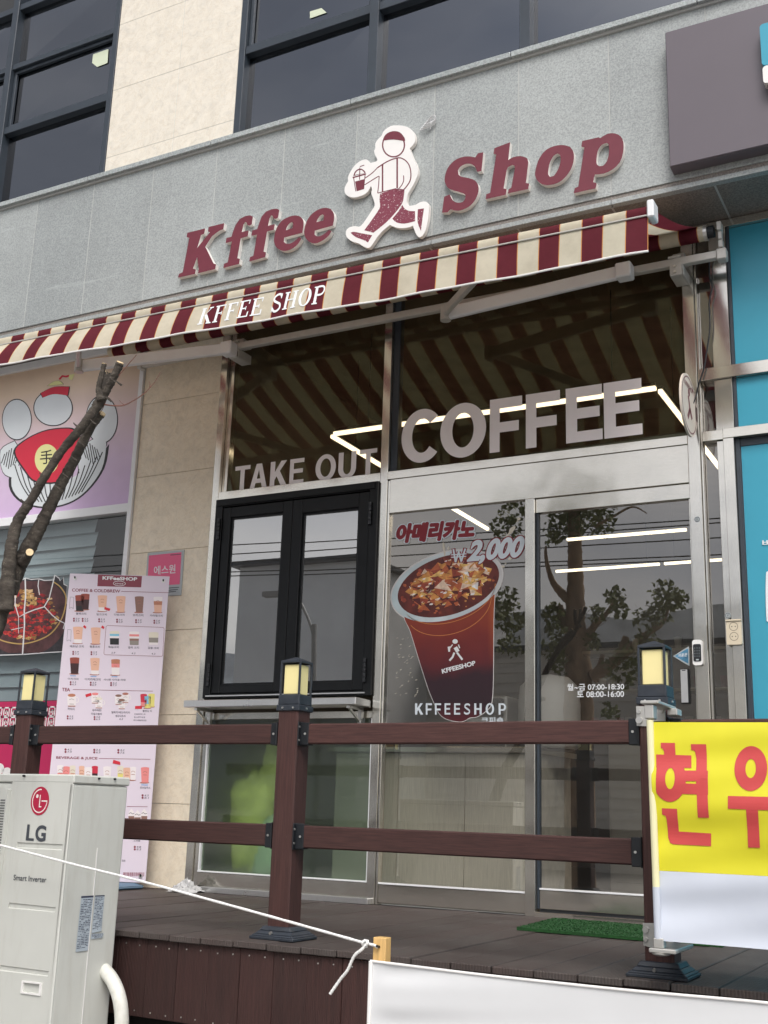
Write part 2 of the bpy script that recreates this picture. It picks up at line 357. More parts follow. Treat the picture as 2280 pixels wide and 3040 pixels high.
def wpc(name, col, dirtc, dk, ridge=0, grain=(1, 60, 60)):
    m, t, N, L, b = _new(name); b.inputs['Roughness'].default_value = .62; b.inputs['Specular IOR Level'].default_value = .35
    c = _ramp(N, L, _noise(N, L, 3, 5, .65, grain), [(.28, tuple(x*.55 for x in col)), (.72, tuple(x*1.5 for x in col))])
    oi = N.new('ShaderNodeObjectInfo'); c = _mix(N, L, c, _ramp(N, L, oi.outputs['Random'], [(0, (.78,)*3), (1, (1.2,)*3)]), 1.0, 'MULTIPLY')
    k = _ramp(N, L, _noise(N, L, 2.4, 7, .68), [(.4, (dk*.35,)*3), (.72, (dk,)*3)]); c = _mix(N, L, c, dirtc, k)
    s2 = _ramp(N, L, _noise(N, L, 22, 4, .8), [(.66, (0, 0, 0)), (.78, (.30 if dk > .3 else .10,)*3)]); c = _mix(N, L, c, (.3, .28, .26), s2)
    L.new(c, b.inputs['Base Color'])
    if ridge:
        wv = N.new('ShaderNodeTexWave'); wv.bands_direction = 'X'; wv.inputs['Scale'].default_value = ridge; tc = N.new('ShaderNodeTexCoord'); L.new(tc.outputs['Object'], wv.inputs['Vector']); _bump(N, L, wv.outputs['Fac'], b, .55, .0025)
    else: _bump(N, L, _noise(N, L, 40, 3, .6, grain), b, .25, .001)
    return m
def zgrad(name, ax, a, c, stops, rough=.5, grunge=.06):
    m, t, N, L, b = _new(name); b.inputs['Roughness'].default_value = rough
    q = lin(N, L, axis(N, L, ax), 1/(c-a), -a/(c-a)); col = _ramp(N, L, q, stops)
    col = _mix(N, L, col, _ramp(N, L, _noise(N, L, 7, 4), [(.3, (1-grunge,)*3), (.7, (1+grunge,)*3)]), 1, 'MULTIPLY')
    L.new(col, b.inputs['Base Color']); return m

M['granite'] = granite('granite_panel', (.335, .360, .358), .22)
M['cap'] = granite('granite_cap', (.33, .36, .36), .3)
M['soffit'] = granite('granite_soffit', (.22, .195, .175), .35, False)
M['lime'] = limestone('limestone', (.74, .69, .595)); M['lime2'] = limestone('limestone_pillar', (.79, .70, .555))
M['joint'] = flatm('joint_sealant', (.46, .47, .455), .8)
M['steel'] = metal('stainless_steel', (.70, .675, .615), .15, (60, 60, 1))
M['steelh'] = metal('stainless_steel_across', (.72, .69, .62), .14, (1, 60, 60))
M['steelb'] = metal('bright_steel', (.75, .75, .74), .3, (60, 60, 1))
M['bolt'] = mat('bolt_steel', (.7, .69, .66), .35, .9)
M['darkalu'] = mat('dark_window_frame', (.035, .046, .060), .42, 0, .12, 8, spec=.5)
M['blackalu'] = mat('black_window_frame', (.006, .007, .008), .45, 0, .3, 8, spec=.28)
M['plasticblk'] = mat('black_bracket', (.008, .010, .013), .45, 0, .2, 14, bump=.1, bs=60)
M['upglass'] = glass('tinted_glass', (.13, .15, .18), .22, (.84, .88, .95))
M['glass'] = glass('shop_glass', (.84, .84, .81), .235, (1, .955, .89), dirt_or_haze=.045)
M['trglass'] = glass('bronze_transom_glass', (.74, .70, .62), .055, (.80, .86, .60), dirt_or_haze=.17, dcol=(.24, .165, .09))  # brown veil of the lit interior is painted in here, not grime
M['tkglass'] = glass('takeout_glass', (.80, .81, .80), .42, dirt_or_haze=.07)
M['frost'] = frosted('frosted_glass', (.62, .72, .62))
M['awning'] = awning_fabric()
M['wpc'] = wpc('brown_composite', (.056, .024, .021), (.075, .042, .038), .2, 0, (60, 60, 2))
M['wpch'] = wpc('brown_composite_rail', (.056, .024, .021), (.075, .042, .038), .2, 0, (2, 60, 60))
M['deck'] = wpc('deck_board', (.044, .027, .024), (.090, .082, .076), .85, 26, (60, 1.5, 1))
M['skirt'] = wpc('skirt_board', (.040, .016, .014), (.055, .034, .03), .3, 38, (60, 60, 2))
M['maroon'] = mat('maroon_paint', (.150, .022, .038), .5, 0, .05, 10)
M['white'] = mat('white_paint', (.80, .79, .77), .45, 0, .03, 6)
M['ivory'] = mat('ivory_edge', (.86, .83, .79), .5, 0, .05, 10)
M['alu'] = mat('painted_aluminium', (.50, .49, .46), .42, .15, .06, 10, dirt_or_haze=(9, (.3, .27, .22), .4))
M['aluw'] = mat('white_aluminium', (.78, .79, .80), .4, .05, .03, 8)
# ------------------------------------------------------------------ ground, hills (seen mirrored in the glass)
M['ground'] = mat('paving_ground', (.29, .282, .27), .85, 0, .2, 1.5, bump=.2, bs=30)
g = MB().add([(-600, -600, -.8), (600, -600, -.8), (600, 600, -.8), (-600, 600, -.8)], [(0, 1, 2, 3)]).build('ground', M['ground']); struct(g)
M['hill'] = mat('hazy_hill_woods', (.17, .19, .21), .95, 0, .3, .05)  # blue-grey distance haze is put into the woods colour
hm = MB(); nx = 80
hz_ = W(1800, 1850, 700).z
prof = [hz_*(1+.10*math.sin(i*.21+.6)+.06*math.sin(i*.53)+.03*math.sin(i*1.31+2))+2*random.random() for i in range(nx+1)]
for i in range(nx):
    x0, x1 = -900+i*22.5, -900+(i+1)*22.5
    hm.add([(x0, -560, -1), (x1, -560, -1), (x1, -700, prof[i+1]), (x0, -700, prof[i]), (x1, -860, -1), (x0, -860, -1)], [(0, 1, 2, 3), (3, 2, 4, 5)])
struct(hm.build('hills', M['hill'], sm=True))

# ------------------------------------------------------------------ the building above the shop
B = thing('commercial_building', 'pale stone clad building with grey granite band and dark ribbon windows above the shops', 'building', (-4, 1, -.8))
MB().box(-12, 3, -.06, 1.0, 5.0, 9.5).build('upper_wall', M['joint'], B)
MB().box(-5.917, -4.679, -.3035, -.06, 5.0, 8.2).build('pier_core', M['joint'], B)
MB().box(-12, 3, -.4575, .3, 4.088, 5.18).build('band_core', M['joint'], B)
# granite band panels
fx = [-1.177+.585*k for k in range(5, -20, -1)]
for a, b in zip(fx[1:], fx[:-1]):
    MB().box(a+.003, b-.003, -.46, -.44, 4.085, 5.182).build('granite_panel', M['granite'], B, .0015)
cx = [-2.385+1.172*k for k in range(4, -9, -1)]
for a, b in zip(cx[1:], cx[:-1]):
    MB().box(a+.003, b-.003, -.50, -.2, 5.195, 5.236).build('cap_stone', M['cap'], B, .003)
MB().box(-12, 3, -.475, -.25, 5.18, 5.196).build('cap_bed', M['joint'], B)
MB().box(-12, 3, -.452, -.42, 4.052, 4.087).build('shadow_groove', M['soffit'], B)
for a, b in zip(fx[1::2], fx[:-1:2]) if False else [(fx[i+2], fx[i]) for i in range(0, len(fx)-2, 2)]:
    MB().box(a+.002, b-.002, -.47, -.425, 4.020, 4.051).build('edge_stone', M['granite'], B, .002)
sx = [(.02+.585*1.02*k) for k in range(3, -22, -1)]
for a, b in zip(sx[1:], sx[:-1]):
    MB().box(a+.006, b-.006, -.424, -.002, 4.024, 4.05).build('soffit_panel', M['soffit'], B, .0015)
MB().box(-12, 3, -.4235, .3, 4.0262, 4.08).build('soffit_core', M['joint'], B)
# limestone pier between the window bands
px_ = [-5.918, -5.247, -4.678]; pz = [5.0, 5.507, 6.121, 6.741, 7.36, 7.98]
for i in range(2):
    for j in range(5):
        MB().box(px_[i]+.0015, px_[i+1]-.0015, -.305, -.28, pz[j]+.0015, pz[j+1]-.0015).build('limestone_panel', M['lime'], B, .001)
# ribbon windows
def upper_window(x0, x1, muls, sashes, name='upper_window'):
    fz0, fz1 = 5.2, 8.2
    m = MB(); m.box(x0, x0+.055, -.31, -.20, fz0, fz1); m.box(x1-.055, x1, -.31, -.20, fz0, fz1)
    for q in muls: m.box(q-.036, q+.036, -.315, -.20, fz0, fz1)
    for a, b in ((6.055, 6.122), (6.69, 6.742), (7.3, 7.36)): m.box(x0+.055, x1-.055, -.300, -.205, a, b)
    fr = m.build('upper_window', M['darkalu'], B, .003)
    xs = [x0+.055]+[v for q in muls for v in (q-.036, q+.036)]+[x1-.055]
    for k in range(0, len(xs), 2):
        a, b = xs[k], xs[k+1]
        for zi, (za, zb) in enumerate(((fz0, 6.055), (6.122, 6.69), (6.742, 7.3))):
            tl = random.uniform(-.004, .004); t2 = random.uniform(-.003, .003)
            MB().add([(a, -.238+tl, za), (b, -.238-tl, za), (b, -.238+t2, zb), (a, -.238-t2, zb)], [(0, 1, 2, 3)]).build('pane', M['upglass'], fr)
            if zi == 1 and k in sashes:
                s = MB(); e = .032
                for q in ((a+.004, a+e, za+.004, zb-.004), (b-e, b-.004, za+.004, zb-.004), (a+e, b-e, za+.004, za+e), (a+e, b-e, zb-e, zb-.004)): s.box(q[0], q[1], -.272, -.245, q[2], q[3])
                s.build('sash', M['darkalu'], fr, .002)
upper_window(-9.6, -5.922, [-8.37, -7.157], {2, 4})
upper_window(-4.674, 2.5, [-3.502, -2.362, -1.20, 0, 1.2], {0, 2, 8})
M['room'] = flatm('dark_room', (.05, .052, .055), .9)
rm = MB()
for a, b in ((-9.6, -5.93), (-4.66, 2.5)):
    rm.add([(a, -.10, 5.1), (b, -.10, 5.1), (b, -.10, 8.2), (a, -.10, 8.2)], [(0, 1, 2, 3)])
rm.build('unlit_room_backing', M['room'], B)  # flat dark sheet stands in for the unlit rooms behind the panes
M['paper'] = flatm('pale_paper', (.62, .68, .52), .8)
wf = zf(wall(-.245), 0, 0, 760/1659)
tag(MB().solid([(604, 352), (703, 318), (697, 408), (630, 434), (597, 408)], wf, -.0005, .001).build('paper_note', M['paper']), 'pale green paper square with a cut corner stuck on upper left window pane', 'paper')
wf2 = zf(wall(-.245), 760, 0, 760/1659)
tag(MB().solid([(350, 75), (425, 52), (457, 82), (350, 120)], wf2, -.0005, .001).build('paper_note', M['paper']), 'pale paper scrap at the bottom of the window above the running emblem', 'paper')
p0 = W(222, 545, -.26); p1 = W(296, 522, -.26)
tag(MB().box(p0.x, p1.x, -.262, -.25, 5.24, p1.z+.01).build('cardboard_strip', M['paper']), 'pale board strip standing behind the coping in the lower left upper-floor window', 'board')

# ------------------------------------------------------------------ limestone pillar between the two shops
P = thing('stone_pillar', 'beige limestone clad pillar between restaurant window and coffee shop front', 'pillar', (-5.2, .1, 0))
MB().box(-5.555, -4.855, .012, .6, 0, 4.02).build('core', M['joint'], P)
zz = [0.0, .547, 1.140, 1.729, 2.312, 2.896, 3.473, 4.015]
for a, b in zip(zz[:-1], zz[1:]):
    MB().box(-5.568, -4.850, -.008, .012, a+.0015, b-.0015).build('limestone_panel', M['lime2'], P, .001)

# ------------------------------------------------------------------ coffee shop front
F = thing('shopfront_glazing', 'stainless steel framed glass front of the coffee shop below the awning', 'shopfront', (-3.1, 0, 0))
def fbox(name, x0, x1, z0, z1, y0=-.02, y1=.06, m='steel', par=F, bv=.002): return MB().box(x0, x1, y0, y1, z0, z1).build(name, M[m], par, bv)
fbox('mullion', -4.848, -4.792, 0, 3.96)                       # left jamb
fbox('mullion', -4.790, -4.757, 0.0, 1.16, -.005, .07)
fbox('mullion', -3.487, -3.432, 0, 3.96)
fbox('mullion', -3.4305, -3.384, 2.702, 3.96, .01, .07, 'darkalu')
fbox('mullion', -3.430, -3.4165, 0.0, 2.64, -.012, .05)
fbox('mullion', -4.790, -4.748, 2.705, 3.96, .012, .07)
fbox('mullion', -1.470, -1.402, 0, 3.96, -.03, .06)
fbox('mullion', -1.400, -1.388, 0, 3.96, -.012, .05)
fbox('transom', -4.789, -3.489, 2.640, 2.700, -.022, .05, 'steelh')
fbox('transom', -3.4295, -1.472, 2.6465, 2.701, -.022, .05, 'steelh')
fbox('header_panel', -3.414, -1.474, 2.420, 2.6455, -.012, .05, 'steelh', bv=.001)
fbox('transom', -4.848, -1.388, 3.963, 4.018, -.02, .06, 'steelh')
fbox('door_head', -2.411, -1.473, 2.330, 2.4185, .006, .07, 'steelh')
fbox('mullion', -2.474, -2.413, 0, 2.419, -.016, .07)
fbox('kick_plate', -3.4155, -2.476, .012, .118, -.005, .05, 'steelh')
fbox('kick_trim', -3.4155, -2.476, .1185, .128, -.010, .045, 'aluw', bv=.001)
fbox('lower_rail', -4.756, -3.489, .036, .122, -.01, .05, 'steelh')
fbox('lower_trim', -4.756, -3.489, .1225, .131, -.014, .045, 'aluw', bv=.001)
fbox('sill_plate', -4.70, -3.455, .0, .035, -.06, .05, 'steelb', bv=.003)
fbox('upper_rail', -4.756, -3.489, 1.105, 1.150, 0, .05, 'steelh')
for x in (-4.756, -3.500): fbox('glazing_bead', x, x+.011, .132, 1.104, -.008, .03, 'aluw', bv=.001)
def pane(name, x0, x1, z0, z1, y, m, par, tl=.0):
    return MB().add([(x0, y-tl, z0), (x1, y+tl, z0), (x1, y+tl, z1), (x0, y-tl, z1)], [(0, 1, 2, 3)]).build(name, M[m], par)
pane('glass_pane', -4.747, -3.488, 2.701, 3.962, .022, 'trglass', F)
pane('glass_pane', -3.3835, -1.471, 2.702, 3.962, .022, 'trglass', F)
pane('glass_pane', -3.4155, -2.475, .129, 2.4195, .012, 'glass', F)
pane('frosted_pane', -4.744, -3.501, .132, 1.104, .012, 'frost', F)
# sliding door
Dr = thing('sliding_door', 'automatic glass sliding door with stainless kick plate behind the green mat', 'door', (-1.94, .03, 0))
fbox('door_stile', -2.4115, -2.397, .04, 2.329, .012, .055, 'darkalu', Dr)
fbox('door_stile', -1.4865, -1.4715, .04, 2.329, .012, .055, 'steel', Dr)
fbox('kick_plate', -2.396, -1.488, .042, .142, .014, .055, 'steelh', Dr)
fbox('kick_trim', -2.396, -1.488, .1425, .152, .008, .05, 'aluw', Dr, .001)
pane('glass_pane', -2.3965, -1.487, .152, 2.329, .03, 'glass', Dr)
fbox('door_track', -2.412, -1.471, 0, .026, -.03, .09, 'steelh', Dr)
fbox('gap_seal', -2.396, -1.488, .0265, .041, .02, .05, 'plasticblk', Dr, 0)
# takeout window
T = thing('takeout_window', 'black aluminium double casement take-out window above the steel shelf', 'window', (-4.14, 0, 1.24))
m = MB(); x0, x1, z0, z1 = -4.790, -3.489, 1.2425, 2.638
m.box(x0, x0+.06, -.045, .05, z0, z1); m.box(x1-.06, x1, -.045, .05, z0, z1); m.box(x0+.06, x1-.06, -.043, .05, z1-.058, z1); m.box(x0+.06, x1-.06, -.043, .05, z0, z0+.03)
m.box(x0+.02, x1-.02, -.055, -.0455, z1-.052, z1-.004)
m.build('outer_frame', M['blackalu'], T, .003)
def sash(a, b, za, zb, g):
    m = MB(); y0, y1 = -.035, .02
    m.box(a, g[0], y0, y1, za, zb); m.box(g[1], b, y0, y1, za, zb); m.box(g[0], g[1], y0+.0015, y1, za, g[2]); m.box(g[0], g[1], y0+.0015, y1, g[3], zb)
    s = m.build('sash', M['blackalu'], T, .004)
    m = MB(); e = .012
    for q in ((g[0], g[0]+e, g[2], g[3]), (g[1]-e, g[1], g[2], g[3]), (g[0]+e, g[1]-e, g[2], g[2]+e), (g[0]+e, g[1]-e, g[3]-e, g[3])): m.box(q[0], q[1], -.02, .01, q[2], q[3])
    m.build('gasket', M['blackalu'], s)
    tl = random.uniform(-.004, .004)
    MB().add([(g[0]+.004, -.008-tl, g[2]+.004), (g[1]-.004, -.008+tl, g[2]+.004), (g[1]-.004, -.008+tl, g[3]-.004), (g[0]+.004, -.008-tl, g[3]-.004)], [(0, 1, 2, 3)]).build('pane', M['tkglass'], s)
sash(-4.728, -4.151, 1.276, 2.575, (-4.662, -4.226, 1.332, 2.500))
sash(-4.148, -3.551, 1.276, 2.575, (-4.070, -3.632, 1.332, 2.476))
for x in (-4.745, -3.535):
    for z in (1.40, 2.42):
        h = MB()
        for k in range(5): h.cyl((x, -.055, z-.075+k*.031), (x, -.055, z-.048+k*.031), .011, 10)
        h.build('hinge', M['plasticblk'], T)
MB().box(-4.76, -3.53, -.052, -.0455, 1.254, 1.262).build('drip_trim', M['steelb'], T)
Sh = thing('takeout_shelf', 'stainless steel shelf under the black take-out window', 'shelf', (-4.14, -.1, 1.16))
MB().box(-4.805, -3.495, -.225, -.025, 1.168, 1.2135).build('shelf_top', M['steelb'], Sh, .004)
for x in (-4.72, -3.56):
    k = MB(); k.box(x-.012, x+.012, -.05, -.024, 1.06, 1.166); k.box(x-.012, x+.012, -.20, -.05, 1.150, 1.166); k.bar((x, -.035, 1.07), (x, -.18, 1.15), .012, .012); k.build('bracket', M['bolt'], Sh)

# ------------------------------------------------------------------ narrow strip and turquoise shop on the right
Q = thing('turquoise_shopfront', 'turquoise panelled shopfront in brushed steel frame on the right', 'shopfront', (.2, 0, 0))
M['cyan'] = mat('turquoise_film', (.050, .33, .46), .35, 0, .05, 2, spec=.4)
def qb(name, x0, x1, z0, z1, y0=-.02, y1=.06, m='steel', bv=.002): return fbox(name, x0, x1, z0, z1, y0, y1, m, Q, bv)
qb('cladding_strip', -1.309, -1.209, 3.094, 4.0, -.012, .05); qb('cladding_strip', -1.309, -1.209, 2.710, 3.016, -.012, .05); qb('cladding_strip', -1.309, -1.269, 0, 2.645, -.012, .05)
qb('mullion', -1.207, -1.187, 2.71, 4.0, -.004, .05, 'darkalu')
qb('cross_rail', -1.386, 2.5, 3.018, 3.092, -.03, .06, 'steelh'); qb('cross_rail', -1.386, -1.269, 2.648, 2.708, -.028, .06, 'steelh')
qb('door_frame', -1.2675, -1.209, 0, 2.647, -.045, .06); qb('door_frame', -1.2675, 2.5, 2.6485, 2.707, -.045, .06, 'steelh')
qb('inner_frame', -1.2075, -1.182, 0, 2.647, -.01, .05, 'darkalu')
qb('head_rail', -1.386, 2.5, 3.97, 4.018, -.028, .06, 'steelh')
for a, b in ((0, 2.646), (2.709, 3.017), (3.093, 3.969)):
    MB().add([(-1.386, .03, a), (-1.31, .03, a), (-1.31, .03, b), (-1.386, .03, b)], [(0, 1, 2, 3)]).build('glass_pane', M['glass'], Q)
for x0, z0, z1 in ((-1.186, 3.0925, 3.968), (-1.186, 2.7085, 3.0165), (-1.1785, 0, 2.602)):
    MB().box(x0, 2.5, .004, .02, z0, z1).build('turquoise_panel', M['cyan'], Q)
qb('inner_rail', -1.1815, 2.5, 2.603, 2.6475, -.002, .05, 'darkalu')
cf = wall(.002)
M['vinyl'] = flatm('white_vinyl', (.75, .77, .78), .5)
k = MB(); text(k, '비', cf, (2264, 1622), (2290, 1621), (2263, 1603), .003, .02); k.build('print', M['vinyl'], Q)
MB().flat(smooth([(2274, 1712), (2284, 1696), (2330, 1690), (2330, 1850), (2284, 1846), (2275, 1830)], 3, 80), cf, .003).build('print', M['vinyl'], Q)
# dark sign box with turquoise raised letter piece at the right edge
X = thing('sign_box', 'large dark mauve-grey sign box on the granite band at the right edge', 'sign', (-.2, -.5, 4.1))
M['signgrey'] = mat('mauve_grey_sheet', (.125, .108, .125), .38, 0, .03, 2)
MB().box(-1.392, 1.6, -.552, -.4605, 4.122, 5.010).build('box', M['signgrey'], X, .004)
MB().box(-1.388, 1.6, -.5595, -.5525, 4.126, 5.006).build('face_sheet', M['signgrey'], X, .002)
def rbox(x0, x1, z0, z1, y0, y1, r):
    lp = []
    for cx_, cz_, a in ((x1-r, z1-r, 0), (x0+r, z1-r, 90), (x0+r, z0+r, 180), (x1-r, z0+r, 270)):
        for k in range(6): t = R(a+k*18); lp.append((cx_+r*math.cos(t), cz_+r*math.sin(t)))
    fn = lambda u, v, l=0: Vector((u, -l, v))
    return MB().solid(lp, fn, -y1, -y0)
rbox(-.852, -.2, 4.575, 4.838, -.62, -.56, .02).build('letter_piece', M['cyan'], X, .004)
rbox(-.850, -.2, 4.462, 4.570, -.62, -.56, .02).build('letter_piece', M['white'], X, .004)
MB().box(-.83, -.2, -.60, -.56, 4.41, 4.460).build('letter_shadow_block', M['plasticblk'], X)  # black block stands in for the shade below the letter
# ------------------------------------------------------------------ channel letters on the granite band
fa = wall(-.4945)
KZ = zf(fa, 500, 620, 540/1659); SZ = zf(fa, 1280, 380, 620/1659); RZ = zf(fa, 1020, 360, 280/1548)
LET = {
 'K': [[(172, 218), (335, 178), (326, 226), (298, 238), (262, 357), (378, 214), (361, 206), (366, 165), (510, 130), (500, 186), (462, 200), (398, 248), (336, 345), (412, 498), (434, 506), (427, 550), (270, 587), (276, 550), (262, 440), (224, 545), (250, 552), (243, 594), (86, 628), (97, 592), (130, 578), (190, 264), (166, 258)]],
 'f': [[(522, 312), (528, 266), (574, 255), (586, 215), (610, 150), (650, 92), (700, 66), (745, 58), (770, 72), (760, 140), (740, 153), (722, 150), (712, 125), (700, 120), (685, 142), (668, 212), (732, 195), (724, 250), (660, 268), (628, 450), (652, 456), (645, 502), (500, 540), (508, 500), (540, 488), (578, 298)]],
 'f2': [[(757, 245), (765, 196), (810, 185), (822, 145), (850, 70), (890, 24), (940, 3), (985, -3), (1012, 10), (1000, 80), (978, 92), (960, 88), (950, 62), (937, 60), (922, 86), (908, 155), (970, 138), (962, 190), (900, 206), (868, 390), (890, 396), (884, 440), (737, 480), (744, 440), (774, 428), (808, 235)]],
 'e': [smooth([(965, 255), (985, 180), (1030, 112), (1090, 76), (1150, 60), (1200, 70), (1230, 105), (1233, 150), (1222, 218), (1056, 262), (1053, 300), (1072, 316), (1105, 318), (1145, 298), (1172, 275), (1190, 256), (1212, 272), (1180, 322), (1130, 362), (1070, 383), (1020, 376), (980, 345), (963, 300)], 3), smooth([(1072, 196), (1080, 165), (1105, 132), (1127, 121), (1138, 132), (1132, 175)], 3)],
 'e2': [smooth([(1240, 190), (1262, 110), (1310, 45), (1370, 5), (1430, -10), (1480, 0), (1505, 35), (1512, 82), (1500, 152), (1336, 198), (1333, 235), (1355, 250), (1390, 246), (1430, 222), (1462, 191), (1487, 202), (1460, 247), (1400, 292), (1340, 315), (1295, 306), (1258, 275), (1241, 235)], 3), smooth([(1350, 122), (1362, 90), (1388, 60), (1408, 51), (1419, 62), (1412, 106)], 3)]}
LET2 = {
 'S': [smooth([(86, 672), (103, 545), (148, 527), (160, 556), (182, 582), (212, 593), (248, 588), (270, 562), (272, 532), (250, 517), (190, 500), (140, 480), (112, 440), (108, 390), (130, 320), (180, 262), (240, 232), (300, 225), (350, 233), (372, 200), (415, 192), (400, 341), (365, 349), (350, 310), (320, 287), (280, 285), (237, 303), (213, 335), (216, 368), (237, 385), (300, 398), (345, 415), (372, 450), (375, 505), (350, 570), (300, 625), (230, 655), (185, 655), (155, 645), (130, 670)], 3)],
 'h': [smooth([(495, 205), (502, 160), (628, 112), (612, 255), (650, 232), (710, 222), (755, 235), (772, 270), (752, 437), (778, 440), (772, 485), (610, 520), (614, 488), (636, 474), (662, 335), (664, 302), (648, 293), (620, 305), (600, 335), (576, 480), (600, 485), (593, 530), (432, 566), (438, 525), (468, 515), (517, 208)], 2)],
 'o': [smooth([(826, 350), (850, 260), (900, 185), (970, 145), (1050, 135), (1105, 150), (1132, 195), (1130, 270), (1100, 345), (1040, 415), (970, 448), (900, 452), (850, 425), (828, 385)], 3), smooth([(930, 340), (945, 270), (975, 220), (1005, 202), (1025, 215), (1028, 260), (1010, 325), (975, 380), (945, 388), (931, 370)], 3)],
 'p': [smooth([(1192, 148), (1200, 103), (1330, 73), (1342, 80), (1400, 45), (1460, 43), (1505, 65), (1528, 115), (1525, 195), (1500, 270), (1440, 330), (1370, 362), (1300, 370), (1287, 430), (1315, 437), (1308, 480), (1132, 518), (1140, 478), (1168, 465), (1217, 152)], 2), smooth([(1313, 250), (1325, 180), (1355, 135), (1395, 118), (1410, 130), (1412, 200), (1395, 265), (1365, 300), (1335, 303), (1316, 285)], 3)]}
def word(D_, fn, name, label, loc):
    t = thing(name, label, 'sign', loc)
    for q in D_.values():
        o = MB().solid(q, fn, -.034, -.0008).build('letter', M['ivory'], t)
        MB().flat(q, fn, 0).build('letter_face', M['maroon'], o)
word(LET, KZ, 'raised_lettering', 'raised maroon italic letters Kffee with white edges on granite band', (-4.5, -.47, 4.3))
word(LET2, SZ, 'raised_lettering', 'raised maroon italic letters Shop with white edges on granite band', (-2.2, -.47, 4.4))
# white cut-out emblem board; a plain runner pictogram with a cup
E_ = thing('emblem_board', 'white cut-out emblem board with maroon running pictogram between the words', 'sign', (-3.1, -.47, 4.3))
OUT = smooth([(750, 90), (820, 68), (950, 70), (1060, 100), (1140, 165), (1175, 240), (1170, 330), (1130, 400), (1085, 440), (1110, 520), (1140, 600), (1190, 690), (1220, 790), (1215, 880), (1175, 980), (1110, 1100), (1060, 1180), (1040, 1260), (1035, 1330), (1075, 1390), (1180, 1370), (1240, 1335), (1310, 1315), (1370, 1330), (1400, 1380), (1400, 1480), (1380, 1640), (1340, 1800), (1300, 1870), (1260, 1900), (1220, 1890), (1180, 1830), (1150, 1750), (1140, 1715), (1050, 1745), (950, 1755), (850, 1740), (760, 1700), (650, 1790), (560, 1890), (480, 2010), (430, 2070), (380, 2075), (320, 2050), (240, 2000), (160, 1980), (80, 1930), (40, 1870), (45, 1790), (100, 1740), (190, 1720), (280, 1720), (400, 1560), (470, 1450), (510, 1380), (495, 1290), (455, 1190), (465, 1120), (450, 1060), (430, 1095), (400, 1150), (330, 1205), (230, 1240), (140, 1250), (70, 1225), (25, 1180), (15, 1110), (40, 1040), (75, 980), (70, 930), (100, 850), (170, 740), (260, 660), (350, 625), (400, 640), (440, 685), (540, 655), (550, 620), (520, 560), (500, 490), (520, 440), (520, 370), (560, 300), (620, 240), (660, 160)], 3, 60)
bd = MB(); bd.solid(OUT, RZ, -.0305, -.001); bd.build('board', M['ivory'], E_)
MB().flat(OUT, RZ, 0).build('board_face', M['white'], E_)
def worn():
    m, t, N_, L_, b = _new('worn_maroon_print'); b.inputs['Roughness'].default_value = .5
    k = _ramp(N_, L_, _noise(N_, L_, 75, 3, .8), [(.60, (0, 0, 0)), (.66, (.9,)*3)])
    L_.new(_mix(N_, L_, (.2, .035, .062), (.8, .79, .78), k), b.inputs['Base Color']); return m
M['worn'] = worn(); LY = .0006
pg = MB()
for q in ([(600, 1190), (740, 1140), (860, 1105), (1000, 1120), (990, 1230), (960, 1350), (850, 1500), (700, 1660), (490, 1830), (340, 1790), (450, 1640), (560, 1480), (600, 1400), (590, 1290)],
          [(965, 1372), (1000, 1430), (1070, 1470), (1172, 1475), (1175, 1640), (1000, 1680), (870, 1660), (800, 1600), (900, 1480)],
          [(115, 1830), (170, 1815), (300, 1840), (470, 1870), (400, 1990), (330, 1950), (200, 1900)], [(1220, 1445), (1320, 1430), (1290, 1640), (1270, 1800), (1215, 1650)]): pg.flat(smooth(q, 3), RZ, LY)
pg.build('pictogram_legs', M['worn'], E_)
pg = MB()
for q, wd in (([(640, 710), (640, 1160)], 24), ([(880, 610), (880, 1100)], 26), ([(560, 1180), (575, 1050), (585, 900)], 14), ([(560, 1180), (860, 1105)], 14), ([(555, 765), (720, 660), (900, 600), (1010, 640), (1080, 730), (1105, 860), (1090, 980), (1010, 1100), (900, 1200)], 18),
              ([(345, 940), (470, 850), (555, 765)], 14), ([(345, 1045), (480, 960), (580, 900)], 14), ([(985, 890), (985, 980), (940, 1070), (850, 1160)], 14), ([(268, 760), (262, 960)], 14), ([(268, 745), (340, 720)], 14), ([(150, 925), (370, 865)], 22)): pg.flat(stroke([tuple(p) for p in spl(q, 4)], wd), RZ, LY)
pg.flat(smooth([(160, 900), (185, 830), (240, 785), (300, 780), (350, 820), (362, 850)], 3)+[(340, 850)]+smooth([(340, 840), (300, 800), (240, 805), (200, 845), (182, 895)], 3), RZ, LY)
pg.flat([(190, 990), (340, 950), (330, 1115), (215, 1150)], RZ, LY); pg.flat(stroke([(165, 920), (200, 1150)], 13), RZ, LY); pg.flat(stroke([(355, 870), (330, 1115)], 13), RZ, LY)
pg.flat([ell(820, 390, 190, 205, 32), ell(820, 390, 168, 183, 32)], RZ, LY)      # plain head disc, no face
pg.flat(smooth([(640, 320), (690, 220), (800, 165), (920, 180), (1000, 270), (1010, 330), (820, 300)], 3), RZ, LY+.0004)
pg.build('pictogram_lines', M['maroon'], E_)
# loose cable coil on the band
cb = MB(); c0 = W(1268, 371, -.48)
for j in range(4):
    cb.tube([(c0.x+.055*math.cos(t*.52)*(1-.1*j)+.01*j, -.475-.007*j-.008*math.sin(t), c0.z+.02*math.sin(t*.52)+.014*math.cos(t*.52)+.006*j) for t in range(13)], .003, 6)
cb.tube([(c0.x+.02, -.47, c0.z+.05), (c0.x+.025, -.475, c0.z), (c0.x+.02, -.472, c0.z-.03)], .004, 6)
tag(cb.build('cable_coil', M['aluw']), 'small coil of white cable hanging on the granite band right of the emblem', 'cable')

